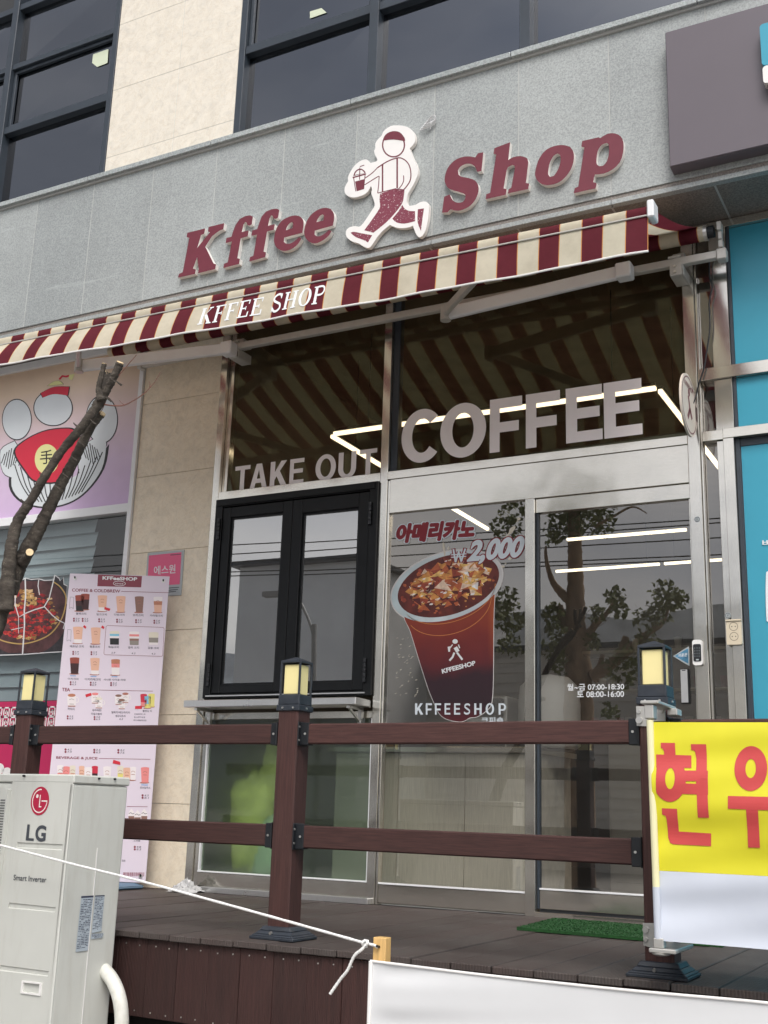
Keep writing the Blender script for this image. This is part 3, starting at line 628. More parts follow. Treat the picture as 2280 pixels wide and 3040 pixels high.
# ------------------------------------------------------------------ awning
A = thing('striped_awning', 'retractable awning with maroon and cream stripes over the coffee shop', 'awning', (-3.4, -.2, 3.7))
XR, XL = -1.324, -5.86
def fy(x): return -1.30-.1*(XR-x)/4.3
def fl(x): return .02+.10*max(0, (-2.2-x)/3.4)**1.2
n = 92; m = MB(); vs = []; fs = []; rows = 9
for i in range(n+1):
    x = XR+(XL-XR)*i/n
    for j in range(rows+1):
        t = j/rows; y = -.2+(fy(x)+.2)*t; z = 3.905+(3.478-3.905)*t-.03*math.sin(math.pi*t)
        vs.append((x, y, z))
    vs.append((x, fy(x)-.022, 3.466)); vs.append((x, fy(x)-.030, 3.438)); vs.append((x, fy(x)-.026, 3.418))
w_ = rows+4
for i in range(n):
    for j in range(w_-1): fs.append((i*w_+j, i*w_+j+1, (i+1)*w_+j+1, (i+1)*w_+j))
m.add(vs, fs).build('canopy', M['awning'], A, sm=True)
def val(x, s):                                   # valance surface
    k = fl(x); wv = .006*math.sin(x*7.3)+.004*math.sin(x*17+1)
    return Vector((x, fy(x)-.030-k*(1.5*s-.5*s*s)*1.0-wv*s, 3.414-.202*s+.03*k*s*s))
m = MB(); vs = []; fs = []; rw = 8
for i in range(n*2+1):
    x = XR+.004+(XL-XR)*i/(n*2)
    for j in range(rw+1): vs.append(val(x, j/rw))
for i in range(n*2):
    for j in range(rw): fs.append((i*(rw+1)+j, i*(rw+1)+j+1, (i+1)*(rw+1)+j+1, (i+1)*(rw+1)+j))
va = m.add(vs, fs).build('valance', M['awning'], A, sm=True)
M['hem'] = flatm('white_hem', (.78, .77, .75), .6)
MB().tube([val(XR+.004+(XL-XR)*i/60, 1.015) for i in range(61)], .006, 6).build('hem', M['hem'], va)
MB().tube([val(XR+.02+(XL-XR)*i/60, .02)+Vector((0, -.005, 0)) for i in range(61)], .0048, 8).build('front_rod', M['alu'], A)
# front profile and end cap
fb = MB()
for i in range(20):
    a, b = XR+(XL-XR)*i/20, XR+(XL-XR)*(i+1)/20
    fb.bar((a, fy(a)+.012, 3.438), (b, fy(b)+.012, 3.438), .055, .06)
fb.build('front_profile', M['alu'], A)
MB().box(-1.322, -1.288, -1.352, -1.262, 3.392, 3.486).build('end_cap', M['aluw'], A, .006)
# serif lettering printed on the valance
def sfont():
    th, tn = .20, .07; G = {}
    def rc(x0, y0, x1, y1): return [(x0, y0), (x1, y0), (x1, y1), (x0, y1)]
    stem = lambda x: [rc(x, 0, x+th, 1), rc(x-.10, 0, x+th+.10, tn), rc(x-.10, 1-tn, x+th+.10, 1)]
    G['K'] = (stem(.12)+[[(.30, .40), (.38, .48), (.86, .94), (.76, .94)], [(.40, .52), (.60, .58), (1.0, .06), (.76, .06)], rc(.66, 1-tn, .98, 1), rc(.68, 0, 1.08, tn)], 1.1)
    G['F'] = (stem(.12)+[rc(.3, 1-tn, .86, 1), [(.80, .74), (.86, .74), (.88, 1), (.78, 1)], rc(.3, .48, .62, .55), rc(.60, .40, .66, .63)], .92)
    G['E'] = (G['F'][0]+[rc(.3, 0, .88, tn), [(.82, .28), (.92, .30), (.88, 0), (.78, 0)]], .98)
    G['H'] = (stem(.12)+stem(.78)+[rc(.3, .48, .8, .55)], 1.12)
    G['P'] = (stem(.12)+[stroke([tuple(p) for p in spl([(.3, .965), (.62, .965), (.80, .86), (.80, .64), (.62, .5), (.3, .5)], 4)], .11)], .95)
    G['O'] = ([[ell(.5, .5, .48, .52, 28), ell(.5, .5, .27, .45, 28)]], 1.0)
    G['S'] = ([stroke([tuple(p) for p in spl([(.78, .80), (.66, .95), (.42, .97), (.2, .84), (.22, .64), (.5, .5), (.74, .38), (.78, .16), (.56, .02), (.32, .04), (.14, .22)], 4)], .13), rc(.74, .70, .80, 1), rc(.10, 0, .16, .32)], .92)
    return G
G = sfont(); xk = W(591, 985, -1.43).x; xp = W(978, 870, -1.37).x
seq = 'KFFEE SHOP'; tot = sum((.55 if c == ' ' else G[c][1]+.10) for c in seq); sc = (xp-xk)/tot; cur = 0; tx = MB()
for c in seq:
    if c == ' ': cur += .55; continue
    for lp in G[c][0]:
        tx.flat(lp, lambda u, v, l=0: val(xk+(cur+u)*sc, .80-.60*v)+Vector((0, -.0035, 0)))
    cur += G[c][1]+.10
tx.build('printed_lettering', M['vinyl'], va)
# roller, torsion bar, brackets
MB().cyl((XL+.1, -.2, 3.860), (-1.272, -.2, 3.860), .045, 22).build('roller', M['awning'], A, sm=False)
MB().cyl((-1.290, -.2, 3.860), (-1.270, -.2, 3.860), .0465, 22).build('roller_ring', M['bolt'], A)
MB().cyl((-1.270, -.2, 3.860), (-1.232, -.2, 3.860), .036, 18).build('roller_motor_cap', M['plasticblk'], A)
MB().box(-5.46, -1.20, -.185, -.142, 3.700, 3.748).build('torsion_bar', M['alu'], A, .004)
MB().box(-1.228, -1.172, -.198, -.132, 3.682, 3.752).build('bar_end_cap', M['alu'], A, .006)
MB().box(-5.500, -5.458, -.195, -.132, 3.690, 3.76).build('bar_end_cap', M['alu'], A, .006)
for x, s in ((-1.20, 1), (-5.48, -1)):
    b = MB(); b.box(x-.013, x+.013, -.205, -.165, 3.752, 3.80); b.box(x-.011, x+.011, -.215, -.175, 3.80, 3.85); b.box(x-.013, x+.013, -.232, -.168, 3.85, 3.905); b.build('roller_bracket', M['alu'], A, .004)
for x in (-1.465, -4.62):
    b = MB(); b.box(x-.045, x+.03, -.19, -.135, 3.749, 3.764); b.box(x-.035, x+.035, -.193, -.186, 3.635, 3.71); b.box(x-.035, x+.035, -.186, -.03, 3.634, 3.641); b.box(x+.036, x+.043, -.186, -.026, 3.634, 3.70); b.box(x-.03, x+.04, -.134, -.026, 3.752, 3.80)
    wb = b.build('wall_bracket', M['alu'], A, .003)
    for dz in (3.655, 3.69): MB().cyl((x-.004, -.193, dz), (x-.004, -.202, dz), .008, 8).build('bolt', M['bolt'], wb)
def arm(name, sh, el, fr_, so_=1):
    a = MB().bar(sh, el, .036, .084).build('upper_arm', M['aluw'], A, .008)
    f = MB().bar(Vector(el)+Vector((0, -.01, .012)), fr_, .034, .062).build('forearm', M['alu'], A, .008)
    j = MB(); e = Vector(el); j.cyl(e+Vector((0, 0, -.045)), e+Vector((0, 0, .05)), .034, 14); j.build('elbow_joint', M['alu'], A)
    s_ = Vector(sh); q = MB(); q.box(s_.x-.045, s_.x+.05, s_.y-.045, s_.y+.045, s_.z-.05, s_.z+.045); q.build('shoulder_joint', M['aluw'], A, .008)
    return a
arm('r', (-1.755, -.25, 3.690), (-2.885, -.33, 3.592), (-2.12, -1.27, 3.425))
st = MB().box(-1.905, -1.875, -.268, -.26, 3.66, 3.705)
M['bluesticker'] = flatm('blue_sticker', (.02, .06, .25), .4)
st.build('label_patch', M['bluesticker'], A)
arm('l', (-4.63, -.24, 3.685), (-5.62, -.66, 3.555), (-5.0, -1.33, 3.43))

# ------------------------------------------------------------------ vinyl lettering on the glass
G0 = wall(.018); M['vinylpink'] = flatm('pale_mauve_vinyl', (.86, .81, .815), .5)
cf2 = wall(.019)
k = MB(); xz = lambda u, v, l=0: Vector((u, .019-l, v)); XX = lambda p: W(p, 1250, .019).x
setletters(k, 'COFFEE', [(W(a, 1300-(a-1193)*.12, .019).x, W(b, 1300-(b-1193)*.12, .019).x) for a, b in ((1192, 1306), (1307, 1443), (1454, 1550), (1561, 1663), (1680, 1788), (1793, 1906))], xz, lambda u: 2.755, lambda u: 3.111, .31, .19)
tag(k.build('window_lettering', M['vinylpink']), 'large pale COFFEE letters on the transom glass above the door', 'lettering')
k = MB(); setletters(k, 'TAKEOUT', [(W(660+a*.3134, 1420-(a-118)*.055, .019).x, W(660+b*.3134, 1420-(b-118)*.055, .019).x) for a, b in ((118, 262), (264, 428), (455, 612), (640, 775), (885, 1078), (1102, 1270), (1302, 1466))], xz, lambda u: 2.706, lambda u: 2.889, .28, .165)
tag(k.build('window_lettering', M['vinylpink']), 'pale TAKE OUT letters on the glass above the take-out window', 'lettering')
hf = zf(wall(.027), 1520, 1520, 760/1659)
k = MB(); text(k, '월~금 07:00-18:30', hf, (358, 1158), (727, 1152), (357, 1113), 0, .016); text(k, '토 08:00-16:00', hf, (420, 1202), (726, 1198), (420, 1160), 0, .016)
tag(k.build('opening_hours', M['vinyl']), 'white opening hours lettering on the sliding door glass', 'lettering')
# ------------------------------------------------------------------ iced coffee sticker on the fixed pane
C = thing('cup_sticker', 'large iced coffee cup sticker with price lettering on the fixed door pane', 'sticker', (-2.95, .01, 1.08))
CZ = zf(wall(.0105), 1140, 1500, 440/1659); A18 = R(-18)
body = smooth([(225, 1200), (235, 1282), (300, 1422), (400, 1752), (500, 2062), (570, 2232), (620, 2332), (700, 2392), (840, 2422), (910, 2407), (960, 2377), (1040, 2367), (1140, 2302), (1205, 2202), (1222, 1882), (1226, 1282), (1240, 1000), (700, 1000)], 3, 60)
c0 = (sum(p[0] for p in body)/len(body), sum(p[1] for p in body)/len(body))
M['edge'] = flatm('sticker_edge', (.62, .60, .58), .5)
k = MB(); k.flat([(c0[0]+(p[0]-c0[0])*1.018, c0[1]+(p[1]-c0[1])*1.012) for p in body], CZ, 0); k.flat(ell(705, 905, 655, 385, 48, A18), CZ, .0002); k.build('sticker_edge', M['edge'], C)
def coffee():
    m, t, N_, L_, b = _new('cup_coffee_print'); b.inputs['Roughness'].default_value = .4
    q = lin(N_, L_, axis(N_, L_, 2), 1/.62, -1.08/.62)
    n_ = _noise(N_, L_, 4, 3); ad = N_.new('ShaderNodeMath'); ad.operation = 'MULTIPLY_ADD'; ad.inputs[1].default_value = .35; L_.new(n_, ad.inputs[0]); 
    sb = N_.new('ShaderNodeMath'); sb.operation = 'SUBTRACT'; sb.inputs[1].default_value = .17; L_.new(ad.outputs[0], sb.inputs[0]); L_.new(q, ad.inputs[2])
    c = _ramp(N_, L_, sb.outputs[0], [(0, (.085, .010, .014)), (.16, (.024, .010, .015)), (.42, (.028, .009, .015)), (.60, (.105, .012, .015)), (.82, (.17, .019, .014)), (1, (.24, .034, .015))])
    qx = lin(N_, L_, axis(N_, L_, 0), 1/.22, 2.90/.22); e = _ramp(N_, L_, qx, [(.78, (0, 0, 0)), (1, (.7, .7, .7))])
    qz = lin(N_, L_, axis(N_, L_, 2), 1/.4, -1.35/.4); e2 = _ramp(N_, L_, qz, [(.1, (0, 0, 0)), (1, (1, 1, 1))])
    L_.new(_mix(N_, L_, c, (.42, .10, .018), _mix(N_, L_, e, e2, 1, 'MULTIPLY')), b.inputs['Base Color']); return m
M['coffee'] = coffee()
MB().flat(body, CZ, .0004).build('cup_body', M['coffee'], C)
M['rim'] = zgrad('cup_rim_print', 0, -3.4, -2.6, [(0, (.50, .60, .62)), (.4, (.60, .66, .68)), (.7, (.5, .55, .58)), (1, (.62, .60, .58))], .35, .12)
MB().flat([ell(705, 905, 640, 370, 56, A18), ell(722, 897, 588, 326, 56, A18)], CZ, .0009).build('cup_rim', M['rim'], C)
M['icebase'] = mat('coffee_surface_print', (.11, .018, .012), .4, 0, .6, 9)
MB().flat(ell(722, 897, 592, 330, 56, A18), CZ, .0006).build('drink_surface', M['icebase'], C)
ice = [mat('ice_print', c, .35, 0, .35, 30) for c in ((.56, .24, .06), (.78, .56, .42), (.30, .05, .025), (.88, .78, .74), (.09, .012, .011), (.74, .46, .14), (.42, .10, .035))]
k = MB(); random.seed(11); ca, sa = math.cos(A18), math.sin(A18); lz = .0010
def inside(u, v): return (u/560)**2+(v/305)**2 < 1 or (v < 0 and abs(u) < 470 and v > -345)
def shard(pts, mi):
    global lz
    k.k = mi; k.flat(pts, CZ, lz); lz += 1.5e-6
for i in range(90):                                  # small dark and amber facets first, big cubes on top
    a = random.uniform(0, 6.283); rr = math.sqrt(random.random())*.97; u = 560*rr*math.cos(a); v = 305*rr*math.sin(a); cx_, cy_ = 722+u*ca-v*sa, 897+u*sa+v*ca
    s = random.uniform(18, 55)*(1.1-.5*rr); nn = random.choice([4, 5, 6]); ph = random.uniform(0, 6)
    shard([(cx_+s*random.uniform(.5, 1.1)*math.cos(ph+6.283*j/nn), cy_+s*random.uniform(.4, .9)*math.sin(ph+6.283*j/nn)) for j in range(nn)], random.choice([2, 6, 4, 0, 2, 6]))
for i in range(34):                                   # faceted cubes
    a = i*2.4; rr = .84*math.sqrt((33-i+.5)/34); u = 540*rr*math.cos(a)+10; v = 282*rr*math.sin(a)-22; cx_, cy_ = 722+u*ca-v*sa, 897+u*sa+v*ca
    s = random.uniform(88, 150)*(1.08-.38*rr); ph = random.uniform(0, 6.28); P4 = [(s*math.cos(ph+t)*random.uniform(.8, 1.1), .72*s*math.sin(ph+t)*random.uniform(.8, 1.1)) for t in (0, 1.5, 3.1, 4.6)]; mid = (random.uniform(-.2, .2)*s, random.uniform(-.25, .1)*s)
    tone = random.choice([(0, 6, 2, 6), (5, 0, 0, 6), (6, 0, 2, 4), (1, 5, 0, 6), (6, 1, 2, 0), (2, 6, 0, 4), (2, 6, 6, 4), (6, 2, 5, 0)] if u < 150 else [(0, 5, 1, 6), (5, 1, 0, 6), (1, 3, 5, 0), (6, 0, 5, 2)])
    for q_ in range(4): p_, n_ = P4[q_], P4[(q_+1) % 4]; shard([(cx_+mid[0], cy_+mid[1]), (cx_+p_[0], cy_+p_[1]), (cx_+n_[0], cy_+n_[1])], tone[q_])
    for q_ in range(2):
        t = random.uniform(0, 6.28); r0 = s*random.uniform(.2, .7); w0 = random.uniform(8, 22); x_, y_ = cx_+r0*math.cos(t), cy_+.7*r0*math.sin(t); shard([(x_, y_), (x_+w0*2.2, y_-w0*.6), (x_+w0*1.4, y_+w0*.7), (x_-w0*.4, y_+w0*.8)], random.choice([3, 1, 5]))
for i in range(24):
    a = random.uniform(0, 6.283); rr = math.sqrt(random.random())*.9; u = 540*rr*math.cos(a); v = 288*rr*math.sin(a)
    cx_, cy_ = 722+u*ca-v*sa, 895+u*sa+v*ca; t = random.uniform(0, 3.14); s = random.uniform(12, 34)
    shard(stroke([(cx_-s*math.cos(t), cy_-s*math.sin(t)), (cx_+4, cy_+6), (cx_+s*math.cos(t+.3), cy_+s*math.sin(t+.3))], random.uniform(3, 7)), random.choice([3, 1, 4]))
k.build('ice_cubes', ice, C)['kind'] = 'stuff'
k = MB()
for off, wd in ((70, 8), (205, 7)):
    k.flat(stroke([(722+(566-off*.36)*math.cos(t)*ca-(330)*math.sin(t)*sa, 905+off+(566-off*.36)*math.cos(t)*sa+330*math.sin(t)*ca) for t in [R(12+4*j) for j in range(39)]], wd), CZ, .0009)
M['amber'] = flatm('amber_line', (.55, .20, .06)); k.build('cup_seam', M['amber'], C)
M['splash'] = flatm('cream_splash', (.60, .55, .45)); k = MB()
for q in ([(655, 420), (675, 425), (685, 500), (690, 550), (675, 575), (668, 520), (655, 470)], [(1475, 238), (1460, 275), (1420, 320), (1370, 355), (1355, 355), (1395, 310), (1410, 270), (1440, 240)], ell(722, 480, 10, 16), ell(1508, 152, 20, 17), ell(1495, 180, 9, 8), ell(1335, 686, 20, 13), ell(1362, 655, 9, 9), ell(1410, 600, 18, 14)): k.flat(q if len(q) > 12 else smooth(q, 3, 80), CZ, .001)
random.seed(3)
for i in range(46):
    u_, v_ = random.uniform(120, 380), random.uniform(1480, 2150); 
    if u_ < 330-(2150-v_)*.18+60: k.flat(stroke([(u_, v_), (u_+random.uniform(8, 26), v_-random.uniform(3, 10))], random.uniform(3, 7)), CZ, .001)
k.build('splash_drops', M['splash'], C)
def outlined(body_, lb, rb, lt, wd, m_in, m_out, off, name, shear=0, fat=4):
    o = MB()
    for j in range(10):
        a = 6.283*j/10; dx, dy = wd*math.cos(a), wd*math.sin(a)
        text(o, body_, CZ, (lb[0]+dx, lb[1]+dy), (rb[0]+dx, rb[1]+dy), (lt[0]+dx, lt[1]+dy), .0020+j*2e-6, off, shear)
    o.build(name+'_outline', m_out, C)
    i_ = MB()
    for dx, dy in ((0, 0), (fat, 0), (-fat, 0), (0, fat), (0, -fat)): text(i_, body_, CZ, (lb[0]+dx, lb[1]+dy), (rb[0]+dx, rb[1]+dy), (lt[0]+dx, lt[1]+dy), .0026+abs(dx)*1e-6+abs(dy)*2e-6+(dx > 0)*3e-6+(dy > 0)*5e-6, off, shear)
    i_.build(name, m_in, C)
M['redprint'] = flatm('red_print', (.22, .016, .026)); M['greyprint'] = flatm('pale_grey_print', (.62, .68, .72))
outlined('아메리카노', (125, 425), (1000, 368), (165, 215), 19, M['redprint'], M['greyprint'], .030, 'price_lettering', 0, 8)
for wd_, m__, ly_, ex_ in ((44, M['redprint'], .0018, 8), (19, M['greyprint'], .00255, 0)):
    k = MB()
    for i_, (a_, b__) in enumerate((((778, 492-ex_), (802, 638+ex_)), ((802, 638+ex_), (838, 520)), ((838, 520), (866, 632+ex_)), ((866, 632+ex_), (912, 486-ex_)), ((752-ex_, 556), (926+ex_, 544)), ((752-ex_, 584), (922+ex_, 572)))): k.flat(stroke([a_, b__], wd_ if i_ < 4 else wd_*.62), CZ, ly_+i_*4e-6)
    k.build('won_sign', m__, C)
outlined('2,000', (925, 672), (1545, 615), (962, 400), 15, M['greyprint'], M['redprint'], .034, 'price_lettering', .18)
k = MB(); setletters(k, 'KFFEESHOP', ((350, 440), (470, 540), (572, 642), (680, 745), (787, 855), (893, 972), (1012, 1096), (1140, 1235), (1285, 1368)), CZ, lambda u: 2344, lambda u: 2217, .28, .16, .003); text(k, '크피숍', CZ, (1092, 2440), (1340, 2438), (1092, 2372), .0030, .02); k.build('shop_name_lettering', M['greyprint'], C)
k = MB(); text(k, 'KFFEESHOP', CZ, (655, 1887), (1030, 1790), (645, 1835), .0030, .038)
for q, wd in (([(800, 1590), (830, 1640)], 44), ([(790, 1650), (770, 1700), (735, 1740)], 22), ([(820, 1650), (850, 1690), (880, 1730)], 22), ([(770, 1560), (740, 1600)], 12), ([(835, 1560), (850, 1600)], 12)): k.flat(stroke(q, wd), CZ, .0030)
k.flat(ell(798, 1525, 30, 26, 16), CZ, .003); k.flat([(715, 1585), (745, 1580), (742, 1640), (722, 1640)], CZ, .003); k.build('cup_logo', M['vinyl'], C)

# ------------------------------------------------------------------ wooden deck
DK = thing('wooden_deck', 'raised brown composite deck', 'deck', (-3, -1, -.8)); DK['kind'] = 'structure'; del DK['label'], DK['category']
random.seed(5); x = 1.5; i = 0
xs = [-1.261+.1655*k for k in range(-36, 14)]
for a, b in zip(xs[:-1], xs[1:]):
    dz = random.uniform(-.002, .002); y0 = -2.205-random.uniform(0, .004)
    MB().box(a+.0028, b-.0028, y0, -.005, -.026+dz, dz).build('deck_board', M['deck'], DK, .003)
MB().box(-7.3, 1.0, -2.12, .4, -.06, -.03).build('deck_joists', M['plasticblk'], DK)
sx_ = [-3.373+.1625*k for k in range(-22, 26)]
for a, b in zip(sx_[:-1], sx_[1:]):
    o = MB().box(a+.0008, b-.0008, -2.185-random.uniform(0, .002), -2.162, -.345, -.028).build('skirt_board', M['skirt'], DK, .002)
    for z in (-.056, -.325):
        for dx in (.045, .12):
            if -3.8 < a < -1.6: sx__ = a+dx+random.uniform(-.006, .006); sz__ = z+random.uniform(-.004, .004); MB().cyl((sx__, -2.1866, sz__), (sx__, -2.189, sz__), .0032, 8).build('screw', M['bolt'], o)
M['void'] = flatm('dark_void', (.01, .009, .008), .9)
MB().box(-7.3, 1.0, -2.10, -2.09, -.8, -.06).build('under_deck_shade', M['void'], DK)  # near-black sheet stands in for the shade under the deck

# ------------------------------------------------------------------ deck fence with lanterns
FN = thing('deck_fence', 'dark brown composite railing with lantern posts along the deck edge', 'fence', (-2.8, -2.05, 0))
M['lamp'] = mat('yellow_lamp_shade', (.84, .74, .36), .45, 0, .03, 6); M['lantern'] = mat('dark_lantern_metal', (.022, .028, .038), .5, 0, .25, 20, bump=.1, dirt_or_haze=(16, (.12, .12, .12), .3))
POST = [(-4.405, -1.985), (-2.800, -2.0), (-1.158, -2.05)]; hw = .0525
for xc, yc in POST:
    po = MB().box(xc-hw, xc+hw, yc-hw, yc+hw, .03, .968).build('post', M['wpc'], FN, .006)
    b = MB(); b.frus(xc, yc, .001, .014, .110, .098, .110, .098); b.frus(xc, yc, .0142, .022, .106, .094, .098, .087); b.frus(xc, yc, .0221, .036, .096, .085, .080, .071); b.frus(xc, yc, .0361, .054, .079, .070, .068, .060); b.build('post_base', M['lantern'], po, .003)
    bs = MB(); bs.cyl((xc-.01, yc-.079, .030), (xc-.01, yc-.090, .028), .0065, 8); bs.build('screw', M['bolt'], po)
    b = MB(); b.frus(xc, yc, .957, .984, .0605, .0605, .0605, .0605); b.frus(xc, yc, .9842, 1.030, .0555, .0555, .0545, .0545); b.build('lantern_collar', M['lantern'], po, .003)
    b = MB()
    for sx__ in (-1, 1):
        for sy in (-1, 1): b.box(xc+sx__*.0485-.0045, xc+sx__*.0485+.0045, yc+sy*.0485-.0045, yc+sy*.0485+.0045, 1.0302, 1.170)
    for s_ in (-1, 1):
        b.box(xc-.053, xc+.053, yc+s_*.0485-.0045, yc+s_*.0485+.0045, 1.1702, 1.180); b.box(xc+s_*.0485-.0045, xc+s_*.0485+.0045, yc-.0438, yc+.0438, 1.1702, 1.180)
    b.frus(xc, yc, 1.1802, 1.200, .053, .053, .006, .006); b.build('lantern_frame', M['lantern'], po, .0015)
    MB().box(xc-.0400, xc+.0400, yc-.0400, yc+.0400, 1.0303, 1.164).build('lamp_shade', M['lamp'], po, .004)
    for dx, dz in ((-.025, .966), (.03, .966)): MB().cyl((xc+dx, yc-.0605, dz+.004), (xc+dx, yc-.065, dz+.004), .0045, 8).build('screw', M['bolt'], po)
    MB().cyl((xc+.0605, yc, .97), (xc+.065, yc, .97), .0045, 8).build('screw', M['bolt'], po)
ends = [(-6.05, -1.97)]+POST+[(.485, -2.1)]
for (xa, ya), (xb, yb) in zip(ends[:-1], ends[1:]):
    for z0, z1 in ((.814, .902), (.376, .470)):
        p, q = Vector((xa+hw, ya-.012, (z0+z1)/2)), Vector((xb-hw, yb-.012, (z0+z1)/2))
        r = MB().bar(p, q, .036, z1-z0).build('rail', M['wpch'], FN, .006)
        for e, sg in ((p, 1), (q, -1)):
            hh = (z1-z0)/2
            b = MB(); b.bar(e+Vector((sg*.0015, 0, 0)), e+Vector((sg*.046, 0, 0)), .046, 2*hh+.010); b.bar(e+Vector((sg*.0012, 0, 0)), e+Vector((sg*.006, 0, 0)), .085, 2*hh+.016)
            br = b.build('bracket', M['plasticblk'], r, .003)
            MB().cyl(e+Vector((sg*.03, -.0232, 0)), e+Vector((sg*.03, -.0265, 0)), .0052, 8).build('screw', M['bolt'], r)
            if sg > 0:
                for dz in (-.028, .03): MB().cyl(e+Vector((.006, -.034, dz)), e+Vector((.0095, -.034, dz)), .0045, 8).build('screw', M['bolt'], r)

# ------------------------------------------------------------------ yellow flag banner on the right post
YB = thing('yellow_flag_banner', 'yellow and white flag banner with red letters hung from the right fence post', 'banner', (-1.1, -2.33, .14))
ypl = wall(-2.335)
def yw(P): return P+Vector((0, .012*math.sin(P.z*10+P.x*2)+.0045*math.sin(P.z*24+P.x*4)+.0022*math.sin(P.z*52-P.x*7)+.008*math.sin(P.x*6), 0))
YF = lambda u, v, l=0: ypl(1880+u*.25316, 2080+v*.25316)-Vector((0, l, 0))
M['yellow'] = mat('yellow_cloth', (.68, .63, .02), .6, 0, .05, 3); M['wcloth'] = mat('white_cloth', (.56, .60, .68), .6, 0, .04, 3); M['redcloth'] = mat('red_cloth_print', (.56, .06, .06), .6, 0, .04, 6)
def ygrid(v0, v1, name, m_, n=40):
    k = MB(); vs = []; fs = []; rows = 26; xr = .55
    for i in range(n+1):
        for j in range(rows+1):
            t = j/rows; x = -1.103+(xr+1.103)*i/n; za = v0[0]+(v0[1]-v0[0])*i/n; zb = v1[0]+(v1[1]-v1[0])*i/n
            vs.append(yw(Vector((x+.006*t*(1 if name == 'x' else 1), -2.335, za+(zb-za)*t))))
    for i in range(n):
        for j in range(rows): fs.append((i*(rows+1)+j, i*(rows+1)+j+1, (i+1)*(rows+1)+j+1, (i+1)*(rows+1)+j))
    return k.add(vs, fs).build(name, m_, YB, sm=True)
ygrid((.872, .862), (.372, .372), 'yellow_field', M['yellow']); ygrid((.3715, .3715), (.148, .136), 'white_field', M['wcloth'])
k = MB(); L1 = .004
for q in ([(328, 495), (492, 497), (500, 660), (366, 650), (366, 600), (352, 565), (330, 556)], [(276, 632), (680, 642), (685, 790), (280, 785)],
          [(676, 510), (853, 511), (892, 1375), (762, 1372), (738, 680), (724, 600), (706, 582), (680, 580)],
          [(343, 1262), (522, 1270), (528, 1535), (906, 1557), (904, 1707), (465, 1685), (425, 1668), (402, 1610), (395, 1400), (385, 1352), (345, 1335)],
          [(1117, 1118), (1720, 1132), (1720, 1292), (1117, 1268)], [(1330, 1272), (1470, 1277), (1480, 1727), (1340, 1722)],
          [[(600, 820), (880, 822), (885, 1105), (570, 1095)], [(628, 945), (628, 973), (750, 976), (750, 947)]]): 
    k.flat(q, YF, L1); L1 += .00005
ring = [(x, y) for x, y in ell(440, 930, 190, 258, 40)]; k.flat([[(max(x, 284), y) for x, y in ring], ell(445, 915, 55, 125, 28)], YF, L1+.0002); k.flat([ell(1378, 795, 192, 265, 40), ell(1376, 795, 61, 113, 28)], YF, L1)
lo = k.build('banner_lettering', M['redcloth'], YB)
import bmesh
bm = bmesh.new(); bm.from_mesh(lo.data)
for ax_, a_, b__, n__ in ((2, .35, .90, 50), (0, -1.2, .6, 60)):
    for i in range(n__+1):
        co = Vector((0, 0, 0)); co[ax_] = a_+(b__-a_)*i/n__; no = Vector((0, 0, 0)); no[ax_] = 1
        bmesh.ops.bisect_plane(bm, geom=bm.verts[:]+bm.edges[:]+bm.faces[:], plane_co=co, plane_no=no)
for v_ in bm.verts: v_.co = yw(Vector((v_.co.x, -2.3368, v_.co.z)))
bm.to_mesh(lo.data); bm.free()
M['sleeve'] = mat('cream_sleeve', (.78, .74, .46), .6, 0, .05, 5)
pt, pb = ypl(1932, 2138), ypl(1957, 2794); mid = pt+(pb-pt)*.763
MB().tube([pt+Vector((-.002, -.004, 0)), mid+Vector((-.002, -.004, 0))], .0125, 14).build('pole_sleeve', M['sleeve'], YB); MB().tube([mid+Vector((-.002, -.004, 0)), pb+Vector((-.002, -.004, .004))], .0128, 14).build('pole_sleeve', M['wcloth'], YB)
M['zinc'] = mat('zinc_bracket', (.58, .57, .54), .35, .55, .1, 20)
kz = zf(wall(-2.1035), 1820, 1880, 280/1630); b = MB()
b.solid([(405, 1262), (900, 1264), (912, 1520), (600, 1520), (582, 1610), (415, 1600)], kz, 0, .005); b.build('mount_plate', M['zinc'], YB, .002)
b = MB(); b.box(pt.x-.030, pt.x+.035, -2.36, -2.11, pt.z+.055, pt.z+.067); b.box(pt.x-.018, pt.x+.014, -2.352, -2.30, pt.z+.004, pt.z+.054); b.box(pt.x+.02, pt.x+.055, -2.18, -2.11, pt.z+.03, pt.z+.055); b.build('hinge_block', M['zinc'], YB, .003)
b = MB()
for u, v, r_ in ((452, 1355, .008), (462, 1505, .013), (845, 1340, .008), (845, 1240, .006), (800, 1242, .006)):
    c = kz(u, v, .005); b.cyl(c, c+Vector((0, -.008, 0)), r_, 10)
b.build('bolt', M['bolt'], YB)
kz2 = zf(wall(-2.1035), 1840, 2700, 440/1659); b = MB(); b.solid([(262, 150), (600, 155), (602, 425), (345, 425), (270, 400)], kz2, 0, .005); b.build('mount_plate', M['zinc'], YB, .002)
b = MB(); b.box(pb.x-.030, pb.x+.06, -2.36, -2.11, pb.z-.036, pb.z-.022); b.box(pb.x-.016, pb.x+.018, -2.352, -2.31, pb.z-.022, pb.z+.010); b.lathe((pb.x+.005, -2.33, pb.z-.046), [(.02, 0), (.034, .006), (.03, .010)], 16); b.build('hinge_block', M['zinc'], YB, .003)
b = MB()
for u, v, r_ in ((297, 225, .011), (297, 332, .008), (570, 380, .007)):
    c = kz2(u, v, .005); b.cyl(c, c+Vector((0, -.008, 0)), r_, 10)
b.build('bolt', M['bolt'], YB)

